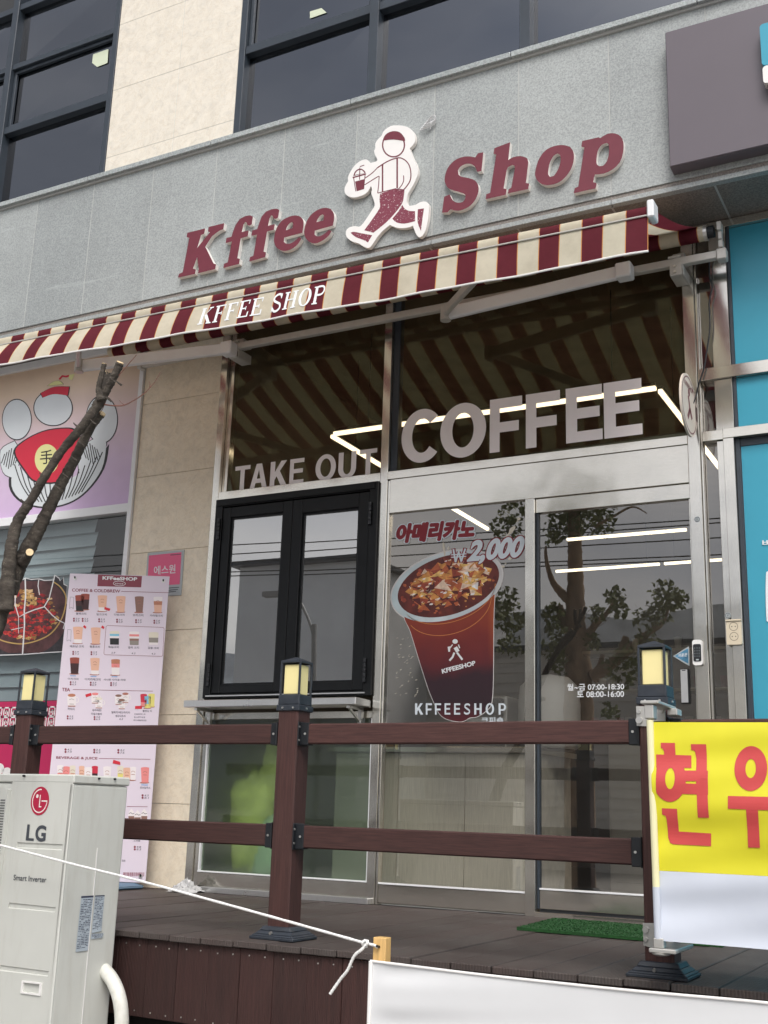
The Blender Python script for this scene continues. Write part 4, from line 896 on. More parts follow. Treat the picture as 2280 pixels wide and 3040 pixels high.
# ------------------------------------------------------------------ white ground banner, stake, rope
SK = thing('wooden_stake', 'raw pine stake with a nail holding the white rope', 'stake', (-1.9, -2.85, -.8))
M['pine'] = mat('raw_pine', (.66, .42, .16), .6, 0, .22, 5, (30, 30, 1.2))
s0, s1 = W(1108, 2782, -2.875), W(1145, 2782, -2.875)
MB().box(s0.x, s1.x, -2.875, -2.835, -.8, s0.z).build('stake', M['pine'], SK, .002)
nl = W(1126, 2811, -2.876); MB().cyl(nl, nl+Vector((0, -.018, .004)), .004, 8).build('nail', M['plasticblk'], SK)
WBn = thing('white_ground_banner', 'blank white cloth banner stretched along the bottom right in front of the deck', 'banner', (-.5, -2.9, -.8))
k = MB(); vs = []; fs = []; nx, nz = 110, 80; xa = s0.x-.001; zt = W(1105, 2853, -2.885).z; za2 = W(2280, 2978, -2.885).z
def wb(i, j):
    x = xa+(1.4-xa)*i/nx; t = j/nz; d = math.exp(-(x-xa)*3.5); top = zt+(za2-zt)*min(1.2, (x-xa)/1.22)-.006*math.sin(min(1, (x-xa)/1.2)*3.14)
    y = -2.885-min(1, (x-xa)*12)*(.0065*d*math.sin(t*36+x*5)+.0025*d*math.sin(t*71+x*9)+.003*math.sin(t*14+x*3)+.010*math.sin(x*3.1+.4)*t+.003*math.sin(x*11+t*5))
    return (x, y, top+(-.79-top)*t)
for i in range(nx+1):
    for j in range(nz+1): vs.append(wb(i, j))
for i in range(nx):
    for j in range(nz): fs.append((i*(nz+1)+j, i*(nz+1)+j+1, (i+1)*(nz+1)+j+1, (i+1)*(nz+1)+j))
M['wbanner'] = mat('white_banner_cloth', (.66, .67, .68), .65, 0, .03, 3)
k.add(vs, fs).build('cloth', M['wbanner'], WBn, sm=True)
MB().tube([Vector(wb(i, 0))+Vector((0, -.002, 0)) for i in range(0, nx+1, 2)], .0042, 8).build('top_hem', M['white'], WBn)
MB().tube([Vector(wb(0, j))+Vector((.002, -.003, 0)) for j in range(0, nz+1, 2)], .007, 8).build('side_hem', M['white'], WBn)
M['rope'] = mat('white_rope', (.82, .82, .80), .8, 0, .15, 120, bump=.6, bs=200)
def rope(pts, r=.0046):
    P = spl(pts, 14); out = MB(); rr = [r*(1+.10*math.sin(i*2.1)) for i in range(len(P))]; return out.tube(P, rr, 8)
kn = W(1087, 2801, -2.885)
RP = thing('white_rope', 'thin white rope tied from the air conditioner to the pine stake', 'rope', tuple(kn))
rp = rope([W(-60, 2494, -2.64), W(0, 2509, -2.68), W(219, 2566, -2.70), W(415, 2615, -2.73), W(760, 2709, -2.81), kn]); rp.build('rope_line', M['rope'], RP, sm=True)
rope([kn, W(1110, 2806, -2.885), nl+Vector((0, -.012, 0))]).build('rope_line', M['rope'], RP, sm=True)
rope([kn, W(1075, 2818, -2.89), W(1052, 2838, -2.89), W(1032, 2880, -2.885), W(1010, 2908, -2.88), W(980, 2951, -2.88)], .0052).build('rope_tail', M['rope'], RP, sm=True)
k = MB(); k.tube([kn+Vector((.010*math.cos(t*.9), -.006+.005*math.sin(t*1.7), .010*math.sin(t*.9))) for t in range(12)], .0050, 8); k.build('knot', M['rope'], RP, sm=True)
# ------------------------------------------------------------------ outdoor air conditioner, lower left
ac = W(219, 2299, -2.6); fx_ = Vector((math.cos(R(-7)), math.sin(R(-7)), 0)); sd = Vector((math.sin(R(7)), math.cos(R(7)), 0)); UZ = Vector((0, 0, 1))
U = thing('air_conditioner', 'tall white outdoor air conditioner unit with red round logo in front of the deck', 'air conditioner', (ac.x-.4, ac.y+.2, -.8))
M['acwhite'] = mat('ac_enamel', (.57, .58, .54), .42, 0, .04, 3, spec=.4, dirt_or_haze=(6, (.34, .31, .25), .26, (3, 3, .4)))
H = ac.z+.72; Wd, Dp = .95, .318
def acb(name, a0, a1, b0, b1, z0, z1, m_='acwhite', par=U, bv=.004):   # a along the front (0 = corner, negative = left), b depth
    c = ac+fx_*((a0+a1)/2)+sd*((b0+b1)/2); c.z = (z0+z1)/2
    return MB().obox(c, fx_*(a1-a0)/2, sd*(b1-b0)/2, UZ*(z1-z0)/2).build(name, M[m_], par, bv, seg=3 if bv > .006 else 1)
acb('cabinet', -Wd, -.002, .006, Dp, -.72, ac.z-.038, bv=.012)
acb('top_cover', -Wd-.004, .003, .0, Dp+.004, ac.z-.0375, ac.z, bv=.006)
AZ = zf(plane(ac, -sd), 0, 2260, 420/1659); SZ2 = zf(plane(ac, fx_), 0, 2260, 420/1659)
V2 = 1501
# front service panel with pressed grooves and a hand pocket
gro = [[(198, 948), (733, 972), (722, 1045), (188, 1018)], [(105, V2+155), (650, V2+210), (636, V2+272), (92, V2+222)], [(5, V2+888), (570, V2+960), (556, V2+1025), (-8, V2+955)]]
pocket = [(262, V2+1070), (494, V2+1098), (478, V2+1250), (246, V2+1218)]
panel = [(150, 215), (860, 222), (540, V2+1640), (-260, V2+1560), (-30, 1300)]
b = MB(); b.flat([panel]+[g_ for g_ in gro]+[pocket], AZ, -.001)
for g_ in gro:
    m1 = ((g_[0][0]+g_[3][0])/2, (g_[0][1]+g_[3][1])/2+4); m2 = ((g_[1][0]+g_[2][0])/2, (g_[1][1]+g_[2][1])/2+4)
    P_ = [AZ(*g_[0], -.001), AZ(*g_[1], -.001), AZ(*m2, -.016), AZ(*m1, -.016), AZ(*g_[2], -.001), AZ(*g_[3], -.001)]
    b.add(P_, [(0, 1, 2, 3), (3, 2, 4, 5), (0, 3, 5), (1, 4, 2)])
b.build('front_panel', M['acwhite'], U)
pc = MB(); pin = [(280, V2+1092), (472, V2+1112), (460, V2+1228), (264, V2+1202)]
pc.solid([pocket, pin], AZ, -.004, .004); pc.build('hand_pocket_rim', M['white'], U, .001)
F0 = [AZ(*p, 0) for p in pin]; F1 = [AZ(p[0], p[1]-6, -.03) for p in pin]
MB().add(F0+F1, [(0, 1, 5, 4), (1, 2, 6, 5), (2, 3, 7, 6), (3, 0, 4, 7), (4, 5, 6, 7)]).build('hand_pocket', M['acwhite'], U)
acb('corner_trim', -.020, .0005, .001, .012, -.7, ac.z-.039, 'acwhite', U, .004)
# fan grille at the frame edge
gg = MB(); gg.solid([(-420, 300), (85, 312), (130, 325), (62, 985), (-20, 1700), (-520, 1660)], AZ, -.004, .016); gg.build('grille_panel', M['acwhite'], U, .004)
gs = MB()
for i in range(30):
    v0 = 448+i*31; u0 = 45-i*3.1; gs.solid([(u0, v0), (u0+54, v0+2), (u0+51, v0+20), (u0-3, v0+18)], AZ, .0155, .0172)
M['slot'] = flatm('grille_slot', (.16, .165, .16), .7); gs.build('grille_slots', M['slot'], U)
gs = MB(); gs.flat(ell(2, 372, 14, 22, 16), AZ, .0175); gs.build('grille_hole', M['plasticblk'], U)
for u, v, fn_ in ((295, 172, AZ), (1150, 203, SZ2), (1335, 208, SZ2)):
    c = fn_(u, v, .001); c2 = fn_(u, v, .012); MB().cyl(c, c2, .0045, 8).build('cover_screw', M['plasticblk'], U)
# logo: red disc with white ring, dot and strokes
M['lgred'] = flatm('logo_red', (.42, .012, .05), .4); M['lggrey'] = flatm('logo_grey', (.055, .062, .075), .45); M['lgw'] = flatm('logo_white', (.8, .74, .70), .4)
lc = AZ(468, 465); lr = .060
lf = lambda u, v, l=0: lc+fx_*(u*lr)+UZ*(v*lr)-sd*l
MB().flat(ell(0, 0, 1, 1, 44), lf, .0005).build('logo_disc', M['lgred'], U)
k = MB(); k.flat(stroke([(.80*math.cos(R(t)), .80*math.sin(R(t))) for t in range(84, 361, 6)], .085), lf, .0009)
k.flat([(.20, .045), (.84, .045), (.84, -.045), (.20, -.045)], lf, .0009); k.flat(ell(-.32, .33, .135, .135, 18), lf, .0009); k.flat([(-.045, .42), (.05, .42), (.05, -.36), (.24, -.36), (.24, -.45), (-.045, -.45)], lf, .0009); k.build('logo_mark', M['lgw'], U)
k = MB(); k.flat([(322, 740), (351, 742), (338, 900), (398, 905), (396, 934), (301, 928)], AZ, .0006); text(k, 'G', AZ, (408, 940), (532, 945), (424, 747), .0006, .035); k.build('logo_lettering', M['lggrey'], U)
k = MB(); text(k, 'Smart Inverter', AZ, (158, 1394), (543, 1422), (164, 1328), .0006, .010); k.build('model_lettering', M['lggrey'], U)
# side seam and rating stickers
acb('side_seam', -.0005, .0012, Dp*.52, Dp*.535, -.7, ac.z-.3, 'white', U, 0)
M['stick'] = mat('sticker_paper', (.42, .48, .53), .4, 0, .06, 20); M['ink'] = flatm('sticker_ink', (.05, .055, .09), .5)
def sticker(q, rows, hd=True):
    o = MB().flat([(x, y+V2) for x, y in q], SZ2, .0018).build('rating_sticker', M['stick'], U); k = MB(); (a, b_, c, d) = q
    def pt(s, t): return (a[0]+(b_[0]-a[0])*s+(d[0]-a[0])*t+(c[0]-b_[0]-d[0]+a[0])*s*t, V2+a[1]+(b_[1]-a[1])*s+(d[1]-a[1])*t+(c[1]-b_[1]-d[1]+a[1])*s*t)
    if hd: k.flat([pt(0, 0), pt(1, 0), pt(1, .035), pt(0, .035)], SZ2, .0022)
    for i in range(rows):
        t = .06+.9*i/rows; s = .06
        while s < .92:
            e = min(.95, s+random.uniform(.05, .3)); h_ = .5/rows*random.uniform(.5, 1.0)
            if random.random() < .8: k.flat([pt(s, t), pt(e, t), pt(e, t+h_), pt(s, t+h_)], SZ2, .0022)
            s = e+.04
    k.build('print', M['ink'], o)
sticker([(950, 80), (1093, 72), (1025, 718), (882, 735)], 30); sticker([(1112, 72), (1224, 68), (1185, 490), (1070, 515)], 22); sticker([(1068, 522), (1215, 515), (1195, 568), (1062, 584)], 4, False)
# white bent rack tube behind the unit
M['tubew'] = mat('white_painted_tube', (.72, .72, .66), .4, 0, .05, 6, dirt_or_haze=(14, (.45, .43, .36), .5))
pp = [W(262, 2852, -2.30), W(300, 2872, -2.32), W(332, 2908, -2.34), W(353, 2958, -2.36), W(361, 3015, -2.36), W(358, 3085, -2.36)]
pp += [Vector((pp[-1].x, pp[-1].y, -.8))]
tag(MB().tube(spl(pp, 6), .0295, 16).build('bent_tube', M['tubew'], sm=True), 'white bent steel tube standing between air conditioner and deck skirt', 'tube')

# ------------------------------------------------------------------ pruned street tree, left
TR = thing('pruned_tree', 'leafless pruned tree with fresh cut branch ends at the left edge', 'tree', (-3.95, -3.0, -.8))
def bark():
    m, t, N_, L_, b = _new('tree_bark'); b.inputs['Roughness'].default_value = .85
    c = _ramp(N_, L_, _noise(N_, L_, 16, 6, .7, (1, 1, 2.6)), [(.3, (.036, .029, .023)), (.5, (.085, .070, .056)), (.72, (.16, .138, .112))])
    sp = _ramp(N_, L_, _noise(N_, L_, 70, 3, .7), [(.62, (0, 0, 0)), (.7, (.6,)*3)]); L_.new(_mix(N_, L_, c, (.30, .26, .20), sp), b.inputs['Base Color'])
    _bump(N_, L_, _noise(N_, L_, 38, 8, .78, (1, 1, 2.4)), b, 1.0, .014); return m
M['bark'] = bark(); M['cut'] = mat('fresh_cut_wood', (.72, .55, .32), .7, 0, .12, 60)
TY = -3.0; r4 = lambda u, v, y=TY: W(u*.4581, 760+v*.4581, y); r7 = lambda u, v, y=TY: W(u*.4581, 1520+v*.4581, y)
def limb(pts, rad, name='branch', cut=True, n=12):
    P_ = spl(pts, 12); m_ = len(P_); rr = []
    for i in range(m_):
        t = i/(m_-1)*(len(rad)-1); a = int(min(t, len(rad)-2)); rr.append(.86*(rad[a]+(rad[a+1]-rad[a])*(t-a))*(1+.03*math.sin(i*.85)+.025*math.sin(i*1.9+1)+random.uniform(-.02, .03)+(.10*random.random() if random.random() < .06 else 0)))
    tb = MB().tube(P_, rr, n); tb.v = [(x+random.uniform(-1, 1)*.0016, y+random.uniform(-1, 1)*.0016, z+random.uniform(-1, 1)*.0016) for x, y, z in tb.v]
    o = tb.build(name, M['bark'], TR, sm=True)
    if cut:
        d = (P_[-1]-P_[-3]).normalized(); e = MB(); ref = Vector((.3, -1, .2)); dd = (d+Vector((.25, -.25, .1))).normalized()
        e.tube([P_[-1]-dd*.004, P_[-1]+dd*.004], rr[-1]*.96, 12); e.build('cut_end', M['cut'], o)
    return o
base = [Vector((-4.02, -3.0, -.8)), Vector((-4.0, -3.0, .3)), Vector((-3.86, -3.0, .85)), r7(-60, 800), r7(20, 560), r7(70, 430)]
limb(base, [.062, .056, .052, .047, .044, .040], 'trunk', False, 16)
limb([r7(40, 640, -3.01), r7(52, 420, -3.02), r7(75, 220, -3.03), r7(115, 60, -3.03), r4(190, 1600, -3.03), r4(290, 1430, -3.03), r4(400, 1265, -3.02), r4(530, 1110, -3.02), r4(625, 980, -3.01), r4(665, 905, -3.01)], [.036, .034, .030, .026, .022, .021, .021, .022, .025, .026], cut=False)
limb([r4(655, 935, -3.02), r4(640, 860, -3.03), r4(660, 770, -3.03), r4(675, 700, -3.03)], [.020, .014, .012, .0115])
limb([r4(650, 930, -3.0), r4(675, 850, -2.98), r4(700, 758, -2.97)], [.020, .017, .016])
limb([r4(655, 925), r4(700, 850), r4(745, 770), r4(777, 693)], [.024, .021, .019, .019])
limb([r7(60, 520, -2.98), r7(120, 350, -2.96), r7(190, 220, -2.95), r7(255, 100, -2.95), r4(330, 1610, -2.95), r4(400, 1470, -2.95), r4(470, 1345, -2.95), r4(540, 1200, -2.95), r4(605, 1090, -2.96), r4(662, 1022, -2.96)], [.040, .040, .038, .033, .029, .027, .025, .023, .019, .0165])
limb([r7(150, 330, -2.97), r7(185, 280, -2.99), r7(192, 262, -3.01)], [.024, .020, .018])
def twig(pts, r0, r1=.0012, m_='twig'): P_ = spl(pts, 6); MB().tube(P_, [r0+(r1-r0)*i/(len(P_)-1) for i in range(len(P_))], 5).build('twig', M[m_], TR)
M['twig'] = flatm('reddish_twig', (.22, .10, .075), .8)
twig([r4(668, 962), r4(740, 970), r4(805, 966), r4(880, 928), r4(940, 885), r4(1000, 820), r4(1040, 752)], .0034)
twig([r4(805, 966), r4(785, 950), r4(775, 935)], .0014); twig([r4(970, 852), r4(972, 830), r4(966, 812)], .0014); twig([r4(770, 775), r4(820, 715), r4(860, 670), r4(885, 640)], .0022)
twig([r4(690, 930, -2.98), r4(660, 1000, -2.98), r4(640, 1020, -2.98)], .002)
for u, v in ((150, 1590), (215, 1545), (560, 1060), (420, 1420), (600, 1075), (725, 800), (370, 1500), (490, 1095), (765, 820), (610, 975), (700, 925), (270, 1420), (330, 1325), (475, 1310), (525, 1215)):
    p = r4(u, v, -3.02); twig([p+Vector((.012, .01, -.01)), p, p+Vector((-.010, -.004, .010))], .005, .002, 'bark')

# ------------------------------------------------------------------ restaurant window on the left
LW = thing('restaurant_window', 'restaurant window with purple poster, grey blinds and pink key-pattern strip on the left', 'window', (-6.6, 0, 0))
def lb(name, x0, x1, z0, z1, y0, y1, m_, bv=.002): return MB().box(x0, x1, y0, y1, z0, z1).build(name, M[m_], LW, bv)
lb('frame_post', -5.612, -5.573, 0, 3.95, -.03, .06, 'aluw'); lb('frame_bar', -8.2, -5.613, 2.636, 2.703, -.025, .06, 'aluw'); lb('frame_bar', -8.2, -5.613, 3.955, 4.018, -.025, .06, 'aluw')
M['poster'] = zgrad('purple_poster_print', 2, 2.7, 3.95, [(0, (.60, .44, .66)), (.3, (.64, .50, .66)), (.58, (.68, .54, .56)), (.85, (.70, .54, .40)), (1, (.66, .49, .36))], .4, .03)
po = lb('poster_sheet', -8.2, -5.614, 2.7035, 3.954, .0, .02, 'poster', 0)
pf = zf(wall(-.0005), 0, 760, 760/1659)
ink = flatm('black_print', (.03, .028, .03)); red = flatm('scarlet_print', (.60, .03, .06)); M['pale'] = flatm('pale_print', (.66, .70, .72)); ylw = flatm('lemon_print', (.72, .70, .32))
# plain stand-in for the printed figure: a red lantern shape over a striped basket
def shape(q, m_, lay, name, wd=12, fill=True):
    q = smooth(q, 4, 75); c = (sum(p[0] for p in q)/len(q), sum(p[1] for p in q)/len(q))
    o = MB().flat([(p[0]+(p[0]-c[0])*wd/170, p[1]+(p[1]-c[1])*wd/170) for p in q], pf, lay).build(name+'_outline', ink, po)
    return MB().flat(q, pf, lay+.0006).build(name, m_, po)
shape([(75, 1490), (95, 1330), (160, 1400), (260, 1470), (360, 1470), (480, 1430), (600, 1340), (690, 1230), (660, 1380), (560, 1520), (440, 1600), (290, 1625), (150, 1590)], M['pale'], .0006, 'striped_basket', 10)
k = MB()
for i in range(16):
    t = i/15; k.flat(stroke([tuple(p) for p in spl([(95+570*t, 1350+(120*math.sin(t*3.14)-80*t)), (140+470*t, 1480+90*math.sin(t*3.14)-90*t), (210+320*t, 1590+28*math.sin(t*3.14)-60*t)], 5)], 7), pf, .0018)
k.build('basket_lines', ink, po)
for q_ in ([(5, 1260), (95, 1200), (135, 1290), (90, 1440), (20, 1400)], [(565, 1215), (650, 1170), (690, 1225), (610, 1345), (520, 1430), (510, 1330)]):
    shape(q_, M['pale'], .0008, 'striped_band', 9); k = MB(); cx_ = sum(p[0] for p in q_)/len(q_); cy_ = sum(p[1] for p in q_)/len(q_); sg_ = 1 if cx_ < 300 else -1
    for i in range(-3, 4): k.flat(stroke([(cx_+i*15+sg_*8, cy_-72+abs(i)*12), (cx_+i*15-sg_*14, cy_+62-abs(i)*12)], 6), pf, .0019)
    k.build('band_lines', ink, po)
shape([(100, 1270), (160, 1200), (280, 1140), (400, 1120), (480, 1130), (520, 1200), (490, 1330), (420, 1450), (240, 1460), (160, 1380)], red, .0020, 'red_shape', 9)
MB().flat(ell(305, 1318, 78, 98, 30), pf, .0034).build('emblem_disc', ylw, po)
k = MB(); text(k, '手', pf, (262, 1352), (345, 1345), (262, 1262), .0040, .006); k.build('emblem_character', ink, po)
for cx_, cy_, rx, ry, nm_ in ((345, 985, 122, 112, 'white_disc'), (110, 1060, 92, 128, 'white_oval'), (660, 1060, 100, 150, 'white_oval')): shape([(cx_+rx*math.cos(R(t)), cy_+ry*math.sin(R(t))) for t in range(0, 360, 30)], M['pale'], .0012, nm_, 9)
shape([(265, 890), (350, 850), (450, 848), (440, 905), (350, 895), (280, 918)], red, .0020, 'red_band', 9); shape([(310, 842), (350, 815), (390, 812), (412, 832), (360, 838)], ylw, .0034, 'yellow_cap', 12)
k = MB(); k.flat(stroke([(385, 800), (405, 778), (430, 782), (452, 775)], 12), pf, .002); k.build('tassel', red, po); k = MB(); k.flat([(450, 770), (485, 765), (468, 806), (446, 796)], pf, .0026); k.build('tassel_end', ylw, po)
# glazing, blinds, pink strip
M['blind'] = mat('grey_blue_blind', (.36, .42, .44), .6, 0, .05, 3)
M['lwglass'] = glass('restaurant_glass', (.78, .82, .82), .08, dirt_or_haze=.05)
MB().add([(-8.2, .03, 1.25), (-5.613, .03, 1.25), (-5.613, .03, 2.636), (-8.2, .03, 2.636)], [(0, 1, 2, 3)]).build('glass_pane', M['lwglass'], LW)
for i in range(13):
    z = 1.27+i*.106; MB().add([(-8.2, .10, z), (-6.02+.008*((i % 3)-1), .10, z), (-6.02+.008*((i % 3)-1), .125, z+.112), (-8.2, .125, z+.112)], [(0, 1, 2, 3)]).build('blind_slat', M['blind'], LW)
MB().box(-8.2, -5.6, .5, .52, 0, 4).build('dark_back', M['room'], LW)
M['pink'] = mat('crimson_strip', (.50, .018, .10), .4, 0, .04, 3)
lb('pink_panel', -8.2, -5.613, 0.0, 1.254, -.012, .03, 'pink', 0)
k = MB(); kf = lambda u, v, l=0: Vector((u, -.0135-l, v))
def key(x, z, s, fl_):
    q = [(0, 0), (0, 1), (1, 1), (1, .0), (.32, .0), (.32, .62), (.66, .62), (.66, .34)]
    pts = [(x+(s*.86 if fl_ < 0 else 0)+fl_*a*s*.86, z+b_*s) for a, b_ in q]
    for a, b_ in zip(pts[:-1], pts[1:]): 
        d = Vector(b_)-Vector(a); d = d.normalized()*.0055; k.flat(stroke([tuple(Vector(a)-d), tuple(Vector(b_)+d)], .011), kf, 0)
for i in range(-4, 14):
    key(-6.80+i*.076, 1.146, .062, 1 if i % 2 else -1); key(-6.80+i*.076, 1.074, .062, -1 if i % 2 else 1)
k.build('key_pattern', M['white'], LW)
k = MB(); k.flat(ell(-6.05, .62, .16, .12, 26), kf, .0006); k.flat(ell(-6.63, .76, .05, .04, 16), kf, .0006); k.flat(ell(-6.55, .74, .045, .03, 16), kf, .0006); k.build('white_print', M['white'], LW)
k = MB(); k.flat(ell(-6.05, .60, .09, .05, 20), kf, .0012); k.build('dark_print', ink, LW)
# torn food poster on the glass
FP = thing('food_poster', 'torn poster of a red spicy dish in a dark bowl taped on the restaurant window', 'poster', (-6.5, .02, 1.6))
qf = zf(wall(.022), 0, 1480, 400/1079)
out = [(-160, 640), (0, 655), (128, 655), (140, 625), (165, 662), (205, 640), (250, 652), (310, 646), (355, 660), (430, 655), (442, 620), (470, 640), (480, 662), (506, 636), (510, 690), (536, 702), (530, 860), (520, 990), (504, 1222), (340, 1232), (180, 1245), (0, 1250), (-160, 1255)]
M['fbase'] = mat('dark_table_print', (.035, .030, .034), .45, 0, .5, 20)
M['tape'] = flatm('white_torn_edge', (.72, .72, .72)); MB().flat([(x+(4 if x > 300 else -2), y+(8 if y > 900 else -6)) for x, y in out], qf, 0).build('torn_edge', M['tape'], FP)
MB().flat(out, qf, .0004).build('sheet', M['fbase'], FP)
M['bowl'] = mat('bowl_print', (.09, .035, .035), .45, 0, .5, 12); M['gold'] = flatm('gold_rim_print', (.52, .34, .12))
bw_ = [(max(-160, x), max(662, min(1236, y))) for x, y in ell(200, 930, 345, 330, 60, R(-14))]; MB().flat(bw_, qf, .0008).build('bowl', M['bowl'], FP)
k = MB(); k.flat(stroke([tuple(p) for p in spl([(-120, 1060), (0, 1130), (100, 1158), (200, 1162), (320, 1130), (420, 1070), (500, 950), (530, 800), (490, 715), (430, 668)], 5)], 10), qf, .0012); k.build('bowl_rim', M['gold'], FP)
fd = [mat('dish_print', c, .4, 0, .5, 45) for c in ((.42, .02, .025), (.26, .015, .02), (.55, .06, .04), (.50, .30, .10), (.30, .14, .04), (.06, .02, .02), (.62, .42, .22))]
k = MB(); random.seed(21)
for i in range(330):
    a = random.uniform(0, 6.283); rr = math.sqrt(random.random()); u = 205+255*rr*math.cos(a); v = 930+195*rr*math.sin(a)
    if v < 860 and 120 < u < 310 and random.random() < .85: k.k = random.choice([3, 3, 4, 6, 3])
    elif u > 390 or v > 1100 or u < 20: k.k = random.choice([3, 6, 4, 4, 0])
    else: k.k = random.choice([0, 0, 1, 2, 0, 1, 5, 2])
    s = random.uniform(10, 34); nn = random.choice([4, 5, 6]); ph = random.uniform(0, 6); st_ = random.uniform(.35, 1)
    pts = [(u+s*random.uniform(.6, 1.1)*math.cos(ph+6.283*j/nn), v+s*st_*random.uniform(.6, 1.1)*math.sin(ph+6.283*j/nn)) for j in range(nn)]
    k.flat(pts, qf, .0014+i*1e-6)
k.build('dish', fd, FP)['kind'] = 'stuff'
k = MB()
for q, wd in (([(203, 640), (207, 780), (196, 900), (198, 1010), (182, 1246)], 11), ([(128, 680), (122, 850), (152, 950), (205, 920), (280, 890), (355, 868), (395, 800), (415, 720), (442, 612)], 9), ([(312, 650), (306, 700), (318, 772)], 7), ([(358, 868), (420, 935), (470, 975), (520, 1000), (508, 1045)], 8), ([(60, 825), (124, 828)], 7), ([(92, 1052), (185, 1032)], 5), ([(150, 950), (150, 1080)], 4)): k.flat(stroke(q, wd), qf, .0022)
k.build('torn_cracks', M['tape'], FP)
# pink plate sign on the pillar
PS = thing('pillar_plate_sign', 'small pink and grey plate sign on the limestone pillar', 'sign', (-5.23, -.01, 1.98)); sf = zf(wall(-.0085), 0, 1520, 760/1659)
M['plate'] = flatm('plate_grey', (.42, .46, .47), .35); M['hot'] = flatm('hot_pink_print', (.74, .13, .25), .4)
MB().solid([(962, 266), (1197, 247), (1177, 540), (940, 552)], sf, 0, .008).build('plate', M['plate'], PS, .001)
MB().flat([(970, 284), (1181, 262), (1169, 470), (960, 482)], sf, .0088).build('pink_field', M['hot'], PS)
k = MB(); text(k, '에스원', sf, (1003, 410), (1142, 399), (1003, 352), .0094, .012); k.build('lettering', M['vinyl'], PS)
k = MB()
for y, a, b_ in ((278, 1110, 1178), (492, 1098, 1166), (506, 1098, 1158), (518, 1098, 1146)): k.flat([(a, y), (b_, y-5), (b_, y-1), (a, y+5)], sf, .0094)
k.build('fine_print', M['lggrey'], PS)
# ------------------------------------------------------------------ menu banner
MBn = thing('menu_banner', 'tall pale pink drinks menu banner standing before the limestone pillar', 'banner', (-5.35, -.3, 0))
th = R(26); md = Vector((math.cos(th), math.sin(th), 0)); mnn = Vector((math.sin(th), -math.cos(th), 0)); mP = Vector((-5.04, -.16, 0))
mp_ = plane(mP, mnn); mz = zf(mp_, 200, 1690, 320/1475); bz = zf(mp_, 150, 2120, 330/1352)
M['menu'] = mat('menu_sheet', (.70, .62, .70), .5, 0, .02, 2)
def ms(s, z, l=0): return mP+md*s+UZ*z+mnn*l
k = MB(); c = [ms(-.717, .045), ms(-.012, .043), ms(-.014, 2.080), ms(-.717, 2.084)]; k.add(c+[p-mnn*.001 for p in c], [(0, 1, 2, 3), (7, 6, 5, 4), (0, 4, 5, 1), (1, 5, 6, 2), (2, 6, 7, 3), (3, 7, 4, 0)]); k.build('sheet', M['menu'], MBn)
M['frame'] = mat('dark_stand_pole', (.03, .032, .035), .5); M['bluebase'] = mat('blue_water_base', (.10, .17, .25), .5, 0, .1, 6)
k = MB(); k.bar(ms(-.70, .07, -.012), ms(-.03, 2.06, -.03), .012, .012); k.bar(ms(-.03, .07, -.012), ms(-.70, 2.06, -.03), .012, .012); k.build('stand_frame', M['frame'], MBn)
k = MB(); cc = ms(-.30, 0, -.02); k.frus(cc.x, cc.y, .001, .02, .24, .12, .25, .13); k.frus(cc.x, cc.y, .0201, .040, .25, .13, .20, .09); k.build('water_base', M['bluebase'], MBn, .008)
M['wine'] = flatm('wine_print', (.24, .05, .075)); M['dk'] = flatm('grey_lettering', (.13, .12, .15)); M['tagred'] = flatm('red_tag_print', (.62, .03, .05)); M['sky'] = flatm('blue_lettering', (.15, .35, .65))
MB().flat([(420, 72), (1022, 95), (1010, 248), (410, 232)], mz, .0008).build('header_block', M['wine'], MBn)
k = MB(); text(k, 'KFFeeSHOP', mz, (480, 143), (955, 160), (483, 94), .0014, .035); k.flat([ell(712, 195, 86, 35, 30, .03), ell(712, 195, 79, 29, 30, .03)], mz, .0014); text(k, 'since', mz, (655, 205), (765, 208), (656, 184), .0014, .01); k.build('header_lettering', M['vinyl'], MBn)
k = MB()
text(k, 'COFFEE & COLDBREW', mz, (62, 305), (722, 322), (64, 262), .0010, .022); k.build('heading', M['wine'], MBn); k = MB(); text(k, 'TEA', mz, (-75, 1668), (38, 1672), (-72, 1622), .0010, .022); k.build('heading', M['wine'], MBn); k = MB(); text(k, 'BEVERAGE & JUICE', bz, (68, 552), (570, 562), (70, 512), .0010, .022); k.build('heading', M['wine'], MBn)
for f_, a, b_ in ((mz, (738, 302), (1385, 322)), (mz, (77, 1645), (1170, 1668)), (bz, (590, 540), (1215, 550)), (bz, (930, 1124), (1180, 1127))): MB().flat(stroke([a, b_], 6), f_, .0010).build('heading_rule', M['wine'], MBn)
k = MB()
q = [(548, 770), (1310, 795), (1325, 812), (1305, 1180), (1290, 1192), (515, 1170), (500, 1155), (530, 785)]
for a, b_ in zip(q, q[1:]+q[:1]): k.flat(stroke([a, b_], 5), mz, .0010)
k.build('heading_frame', M['wine'], MBn)
PAL = {'cola': (.05, .02, .022), 'tea': (.30, .07, .05), 'peach': (.74, .44, .32), 'milk': (.80, .74, .74), 'moca': (.26, .14, .11), 'cara': (.48, .20, .12), 'pink': (.76, .25, .24), 'red': (.55, .03, .06), 'blue': (.20, .50, .66), 'lemon': (.74, .66, .20), 'black': (.02, .02, .022), 'cream': (.72, .66, .54), 'coast': (.40, .16, .12), 'grey': (.28, .25, .22)}
PM = {k_: flatm('menu_'+k_, v) for k_, v in PAL.items()}; PK = list(PM); PL = [PM[q] for q in PK]; ix = {q: i for i, q in enumerate(PK)}
